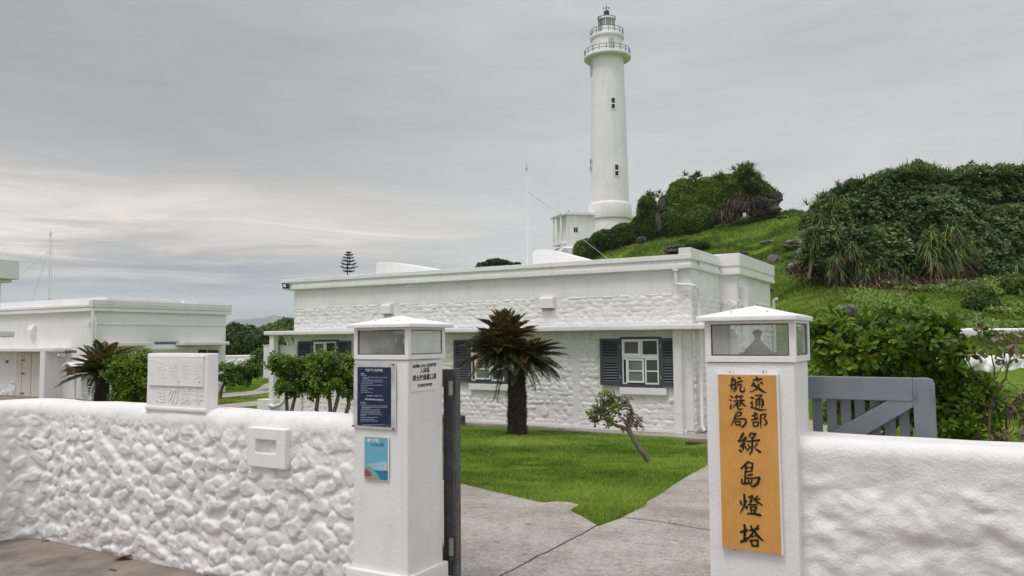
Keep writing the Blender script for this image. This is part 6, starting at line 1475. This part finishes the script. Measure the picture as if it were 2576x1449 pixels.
pandanus('spiky pandanus clump on the left shoulder of the knoll above the slope', [(2040, 585, 45., 10), (2065, 550, 45., 10), (2090, 590, 44.2, 10), (2060, 620, 44.3, 10), (2100, 520, 46, 6)], 401, .6, dry=False, n=36)
pandanus('spiky pandanus clump hanging over brown dead leaves at the lower left of the knoll', [(2100, 660, 43.8, 9), (2140, 640, 43.6, 9), (2170, 670, 43.4, 9), (2210, 665, 43.3, 7)], 402, .72)
pandanus('tall bright green strap-leaved pandanus in the middle of the thicket foot', [(2345, 610, 43., 7), (2380, 590, 43.2, 6), (2400, 650, 42.6, 8), (2350, 655, 42.5, 8), (2420, 625, 43., 5)], 403, 1.0, n=40, up=.7, green=.5)
pandanus('low pandanus clump at the far right foot of the thicket', [(2500, 690, 43.4, 6), (2560, 680, 43.4, 6), (2600, 700, 43.4, 5)], 404, .8, green=.25)
pandanus('dark pandanus clump low in the middle of the knoll', [(2250, 680, 43.6, 7), (2290, 690, 43.4, 7)], 405, .8, green=.2)
def litter():
    r = np.random.default_rng(410); P = []
    for x, y, n, sx, sy in ((2080, 690, 700, 40, 16), (2140, 705, 900, 45, 14), (2200, 715, 700, 45, 10), (2270, 722, 400, 50, 8), (2400, 728, 500, 60, 6), (2480, 705, 300, 40, 8), (2030, 665, 300, 20, 10), (1990, 690, 60, 15, 8)):
        for _ in range(n):
            d = gpt_l(x+r.normal()*sx, y+r.normal()*sy, 36., 46.)
            P.append(d+np.array([0, 0, abs(r.normal())*.22]))
    P = np.array(P); d = r.normal(size=P.shape)*[1, 1, .5]; V, Fc, k = straps(P, d, r.uniform(.3, .9, len(P)), .07, r.uniform(.1, .6, len(P)), 2)
    tag(mesh_np('dead_leaf_litter', V, Fc, L_STRAWD, None, False, np.repeat(r.random(len(P)), k)), 'bed of dry brown strap leaves under the thicket', 'leaf litter', kind='stuff')
def gpt_l(px, y, a, b):
    d = ray(px, y); lh = d[:2]@FH; Ls_ = np.arange(a, b, .1); P = C0+d[None]*(Ls_/lh)[:, None]; below = P[:, 2] < G(P[:, 0], P[:, 1]); k = int(np.argmax(below)) if below.any() else len(Ls_)-1; return P[k]
litter()

# rocks on the slope
for i, (a, b, ra, rb, lab, m) in enumerate((
    (1118, 514, 46, 11, 'flat pale rock high on the grass slope', None), (1285, 524, 78, 24, 'long grey rock on the slope just left of the knoll', None), (1155, 612, 36, 26, 'knobbly rock mid-slope above the office corner', None),
    (985, 573, 22, 10, 'small pale rock low on the slope behind the parapet', None), (920, 582, 20, 7, 'tiny flat rock just above the office parapet', None), (1300, 572, 24, 12, 'small dark rock below the long grey rock', None),
    (1290, 660, 50, 36, 'large craggy rock at the left foot of the knoll', None), (1142, 782, 16, 11, 'small rock beside the office wing corner', None), (1576, 915, 66, 38, 'big weathered grey rock above the hedge', None),
    (1712, 842, 14, 20, 'small upright pale rock between the hedge and the knoll', None), (2132, 768, 22, 18, 'tan rock at the right foot of the thicket', None), (600, 556, 62, 26, 'dark brown boulder above the office roof', ROCKD), (640, 502, 26, 8, 'thin brown rock ledge left on the slope', ROCKD),
    (1610, 985, 34, 18, 'pale rock peeping through the top of the hedge', None), (1395, 935, 26, 14, 'small grey rock right behind the right lantern', None), (1250, 600, 20, 12, 'brown stone in the grass left of the craggy rock', ROCKD), (1205, 370, 34, 7, 'thin flat rock near the crest of the slope', None))):
    x, y = R5(a, b); p = gpt(x, y+rb*.3, 22.); L = float(p[:2]@FH); rock(lab, x, y, L, ra*.442, rb*.442, 500+i, m, 'rocks scattered on the grass slope')
def slope_bush(label, spots, n, ln, seed, m=None, t0=.4, group=None, name='slope_bush'):
    r = np.random.default_rng(seed); ell = []
    for a, b, ra, rb in spots:
        x, y = R5(a, b); p = gpt(x, y+rb*.35, 22.); L = float(p[:2]@FH); ell.append(ell_px(x, y, L, ra*.442, rb*.442, ra*.442*L/F*.8))
    t = thing(name, label, 'bush', tuple(ell[0][0]-np.array([0, 0, ell[0][1][2]])), group); v, f = [], []
    for c, rad in ell: lobe(v, f, c, rad*.85, r, .15, 2., 3)
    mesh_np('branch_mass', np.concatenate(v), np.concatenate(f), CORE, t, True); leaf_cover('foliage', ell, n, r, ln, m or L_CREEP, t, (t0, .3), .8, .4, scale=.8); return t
slope_bush('low dark creeper bush beside the brown boulder on the slope', [(720, 532, 70, 24), (660, 545, 40, 18)], 3500, .25, 601, t0=.25)
slope_bush('rounded dark green bush on the lower slope at the right', [(2330, 830, 78, 58), (2290, 860, 60, 40), (2380, 865, 50, 36)], 8000, .16, 602, t0=.35)
slope_bush('low leafy bush at the foot of the thicket on the far right', [(2530, 760, 70, 45)], 4000, .18, 603, t0=.4)

# distant shrubbery left, dark tree behind the office roof, araucaria
def far_bush(name, label, ell, n, ln, seed, m=None, tint=(.4, .4), cat='shrub', scale=.3):
    r = np.random.default_rng(seed); c0 = ell[0][0]; t = thing(name, label, cat, (c0[0], c0[1], float(G(c0[0], c0[1])))); v, f = [], []
    for c, rad in ell: lobe(v, f, c, rad*.9, r, .15, 2., 4)
    mesh_np('branch_mass', np.concatenate(v), np.concatenate(f), CORE, t, True); leaf_cover('foliage', ell, n, r, ln, m or L_THICK, t, tint, .9, .5, scale=scale); return t
far_bush('sea_hibiscus', 'wide dark shrub behind the distant white cobble wall', [E(590, 850, 66, 34, 34, 2.), E(612, 862, 65, 44, 40, 2.), E(650, 865, 65, 44, 36, 2.), E(560, 860, 66, 20, 30, 1.5)], 16000, .30, 701, tint=(.35, .4))
far_bush('coastal_scrub', 'lighter green wind-trimmed scrub left of the office wall', [E(690, 850, 72, 50, 34, 2.5), E(730, 838, 74, 50, 34, 2.5), E(660, 858, 72, 34, 26, 2.), E(720, 870, 70, 60, 36, 2.)], 16000, .26, 702, L_CREEP, (.55, .35))
def roof_tree():
    L = 48.; t = far_bush('broadleaf_tree', 'dark round tree crown just showing over the office roof', [E(1250, 672, L, 34, 16, 1.2), E(1222, 674, L, 22, 10, 1.), E(1285, 676, L, 28, 12, 1.), E(1255, 690, L, 60, 22, 1.6)], 9000, .28, 703, tint=(.22, .3), cat='tree')
    b = ground_at(1255, 700, L); MB().tube([tuple(b), tuple(atL(1255, 690, L))], [.22, .15], 8).build('trunk', BARK, t, smooth=True)
roof_tree()
def araucaria():
    r = np.random.default_rng(704); L = 88.; b = ground_at(877, 700, L); tp = atL(874, 631, L); t = thing('norfolk_pine', 'small dark tiered conifer seen over the office roof', 'tree', tuple(b))
    MB().tube([tuple(b), tuple(tp)], [.16, .03], 8).build('trunk', STEM, t, smooth=True)
    AV = []; AF = []; off = 0; br = MB(); u = L/F
    for i, (y, rp) in enumerate(((636, 4), (642, 9), (649, 13), (657, 16), (665, 20), (674, 24), (683, 14))):
        c = np.array([b[0], b[1], atL(875, y, L)[2]]); n = 9
        for k in range(n):
            az = k/n*6.283+i*.5+r.normal()*.12; d = np.array([math.cos(az), math.sin(az), 0]); R_ = rp*u*r.uniform(.85, 1.1); s = np.linspace(0, 1, 12); P = c+d*(s*R_)[:, None]; P[:, 2] += (.46*s**2-.30*s)*R_
            br.tube([tuple(q) for q in P[::3]], .02, 4, cap=False); m = 12*5; pos = np.repeat(P, 5, 0); dd = r.normal(size=(m, 3))*.6+d*.7+np.array([0, 0, .35]); V, Fc, kk = leafset(pos, dd*[1, 1, .5], r.normal(size=(m, 3)), r.uniform(.10, .18, m), .05, T_DIA); AV.append(V); AF.append(Fc+off); off += len(V)
    V = np.concatenate(AV); mesh_np('needle_branches', V, np.concatenate(AF), L_PINE, t, False, r.random(len(V))); br.build('limbs', STEM, t)
araucaria()

# ---- grass
def blades(name, X, Y, h, w, m, seed, lean=.5, label=None, zoff=-.02, tn=.3, clump=None):
    r = np.random.default_rng(seed); n = len(X); Z = G(X, Y)+zoff-.02; P = np.stack([X, Y, Z], 1); d = r.normal(size=(n, 3))*lean; d[:, 2] = 1
    f = unit(np.stack([r.normal(size=n), r.normal(size=n), np.zeros(n)], 1)-np.append(FH, 0)*.6); hh = h*r.uniform(.5, 1.3, n)
    if clump is not None: hh = hh*clump
    V, Fc, k = leafset(P, d, f, hh, w*r.uniform(.6, 1.3, n), T_BLD); ti = np.clip(.42+fbm(P*[tn, tn, 0], 4)*.8+fbm(P*[tn*7, tn*7, 0]+5, 2)*.3+r.normal(size=n)*.2, 0, 1)
    o = mesh_np(name, V, Fc, m, None, False, np.repeat(ti, k)); return tag(o, label, 'grass', kind='stuff')
def sample_view(n, p0, p1, L0, L1, r, pw=1.):
    px = r.uniform(p0, p1, n); a = L0**(-pw); b = L1**(-pw); L = (a+(b-a)*r.random(n))**(-1/pw); t = (px-CX)/F; X = FH[0]*L+RH[0]*t*L; Y = FH[1]*L+RH[1]*t*L; return X, Y
rg = np.random.default_rng(800)
def building_mask(X, Y): return ((X > -20) & (X < -5.2) & (Y > 18.2) & (Y < 28)) | ((X < -30) & (Y > 18.6) & (Y < 27))
X, Y = sample_view(330000, 1080, 1840, 7., 19.8, rg, .8); k = ~paved(X+rg.normal(size=len(X))*.035, Y+rg.normal(size=len(X))*.035) & ~building_mask(X, Y) & (Y < 18.4)
blades('lawn_grass', X[k], Y[k], .055, .011, L_GRASS, 801, .7, 'short bright green lawn before the office', tn=.5, clump=np.clip(1+1.3*fbm(np.stack([X[k]*2.2, Y[k]*2.2, X[k]*0], 1), 4), .35, 2.4))
X, Y = sample_view(120000, 2000, 2620, 9., 30., rg, .5); k = ~paved(X, Y)
blades('lawn_grass', X[k], Y[k], .06, .02, L_GRASS, 802, .7, 'mown lawn beyond the right wall', tn=.4)
X, Y = sample_view(90000, 520, 760, 19., 64., rg, .3); k = ~paved(X, Y) & ~building_mask(X, Y)
blades('lawn_grass', X[k], Y[k], .08, .04, L_GRASS, 803, .7, 'far lawn with paths left of the porch', tn=.4)
X, Y = sample_view(420000, 1400, 2640, 27., 112., rg, .35)
L_ = X*FH[0]+Y*FH[1]; hc = fbm(np.stack([X*.5, Y*.5, X*0], 1), 4)
k = (~building_mask(X, Y)) & (Y > 26)
blades('hill_grass', X[k], Y[k], .20*(.6+L_[k]/60), .035*(.5+L_[k]/45), L_HILLG, 804, .8, 'bright green rough grass on the hillside', tn=.22, clump=np.clip(.8+hc[k]*1.2, .3, 2.))
# creeping ground cover with small flowers on the lower slope
X, Y = sample_view(60000, 1960, 2640, 30.8, 43.5, rg, .5); n_ = fbm(np.stack([X*.6, Y*.6, X*0+3], 1), 4); k = (n_ > .02) & (Y > 20) & (X > -5)
X, Y = X[k], Y[k]; P = np.stack([X, Y, G(X, Y)+rg.uniform(.0, .22, len(X))], 1); V, Fc, kk = leafset(P, rg.normal(size=P.shape)+np.array([0, 0, .4]), np.array([[0, 0, 1.]])-np.append(FH, 0)*.6+rg.normal(size=P.shape)*.3, rg.uniform(.09, .2, len(P)), .11, T_DIA)
tag(mesh_np('ground_cover', V, Fc, L_CREEP, None, True, np.repeat(np.clip(.85+rg.normal(size=len(P))*.2, 0, 1), kk)), 'creeping leafy ground cover on the lower slope', 'ground cover', kind='stuff')
FLOW = mat('white_flower', (.75, .75, .62), .7, .05, 30)
k = (rg.random(len(X)) < .012) & (X*RH[0]+Y*RH[1] > .52*(X*FH[0]+Y*FH[1])); P = P[k]+np.array([0, 0, .12]); V, Fc, kk = leafset(P, rg.normal(size=P.shape), rg.normal(size=P.shape), .07, .07, T_DIA); tag(mesh_np('wildflowers', V, Fc, FLOW), 'scattered tiny white flowers on the lower slope', 'flowers', kind='stuff')

# ---- fallen leaf and twigs on the forecourt
def fallen_leaf():
    p = gpt(312, 1408); t = MB(); r = .075
    u = np.linspace(-1, 1, 7); vs = []; 
    for i, a in enumerate(u):
        for b in (-1, -.5, 0, .5, 1): w = (1-a*a)**.5*.055+.006; vs.append((a*r, b*w, .012+.028*abs(b)*(1-abs(a))+.012*a*a+.012*math.sin(a*4+b*2)))
    fs = [(i*5+j, i*5+j+1, i*5+6+j, i*5+5+j) for i in range(6) for j in range(4)]
    m = MB().add([(x*.9+p[0], y+p[1]+x*.3, z+.004) for x, y, z in vs], fs); o = m.build('fallen_leaf', mat('dry_tan_leaf', (.42, .26, .14), .8, .2, 30), None, smooth=True); tag(o, 'curled tan dry leaf lying at the foot of the cobble wall', 'leaf')
    sol = o.modifiers.new('s', 'SOLIDIFY'); sol.thickness = .0012
    LT = mat('dry_litter', (.13, .085, .045), .9, .3, 40)
    for i, (x, y, l, lab) in enumerate(((284, 1436, .05, 'narrow yellow leaf on the forecourt edge'), (118, 1362, .04, 'dark scrap of leaf near the wall corner'), (434, 1420, .025, 'small dark scrap near the wall foot'), (1330, 1320, .03, 'tiny dark scrap on the pale path slab'))):
        q = gpt(x, y); a = i*1.3; o = MB().prism([(-l, 0), (0, -l*.22), (l, 0), (0, l*.22)], 'z', .002, .006).build('leaf_scrap', LT, None); 
        for v in o.data.vertices: c_, s_ = math.cos(a), math.sin(a); v.co = Vector((v.co.x*c_-v.co.y*s_+q[0], v.co.x*s_+v.co.y*c_+q[1], v.co.z+q[2]+.003))
        tag(o, lab, 'leaf')
fallen_leaf()

# ================================================================== HAZE
def haze():
    o = MB().box(-13900, 3400, -200, 13900, -23, atL(686, 788, 9600.)[2]).build('haze', SOIL, None); o.data.materials.clear()
    m = bpy.data.materials.new('sea_air'); m.use_nodes = True; nt = m.node_tree; nt.nodes.clear(); out = nt.nodes.new('ShaderNodeOutputMaterial'); v = nt.nodes.new('ShaderNodeVolumePrincipled')
    v.inputs['Color'].default_value = (.86, .92, .96, 1); v.inputs['Density'].default_value = 1.1e-4; v.inputs['Anisotropy'].default_value = .0
    nt.links.new(v.outputs[0], out.inputs['Volume']); o.data.materials.append(m); tag(o, 'thin sea haze that pales the far coast', 'haze', kind='stuff')
haze()
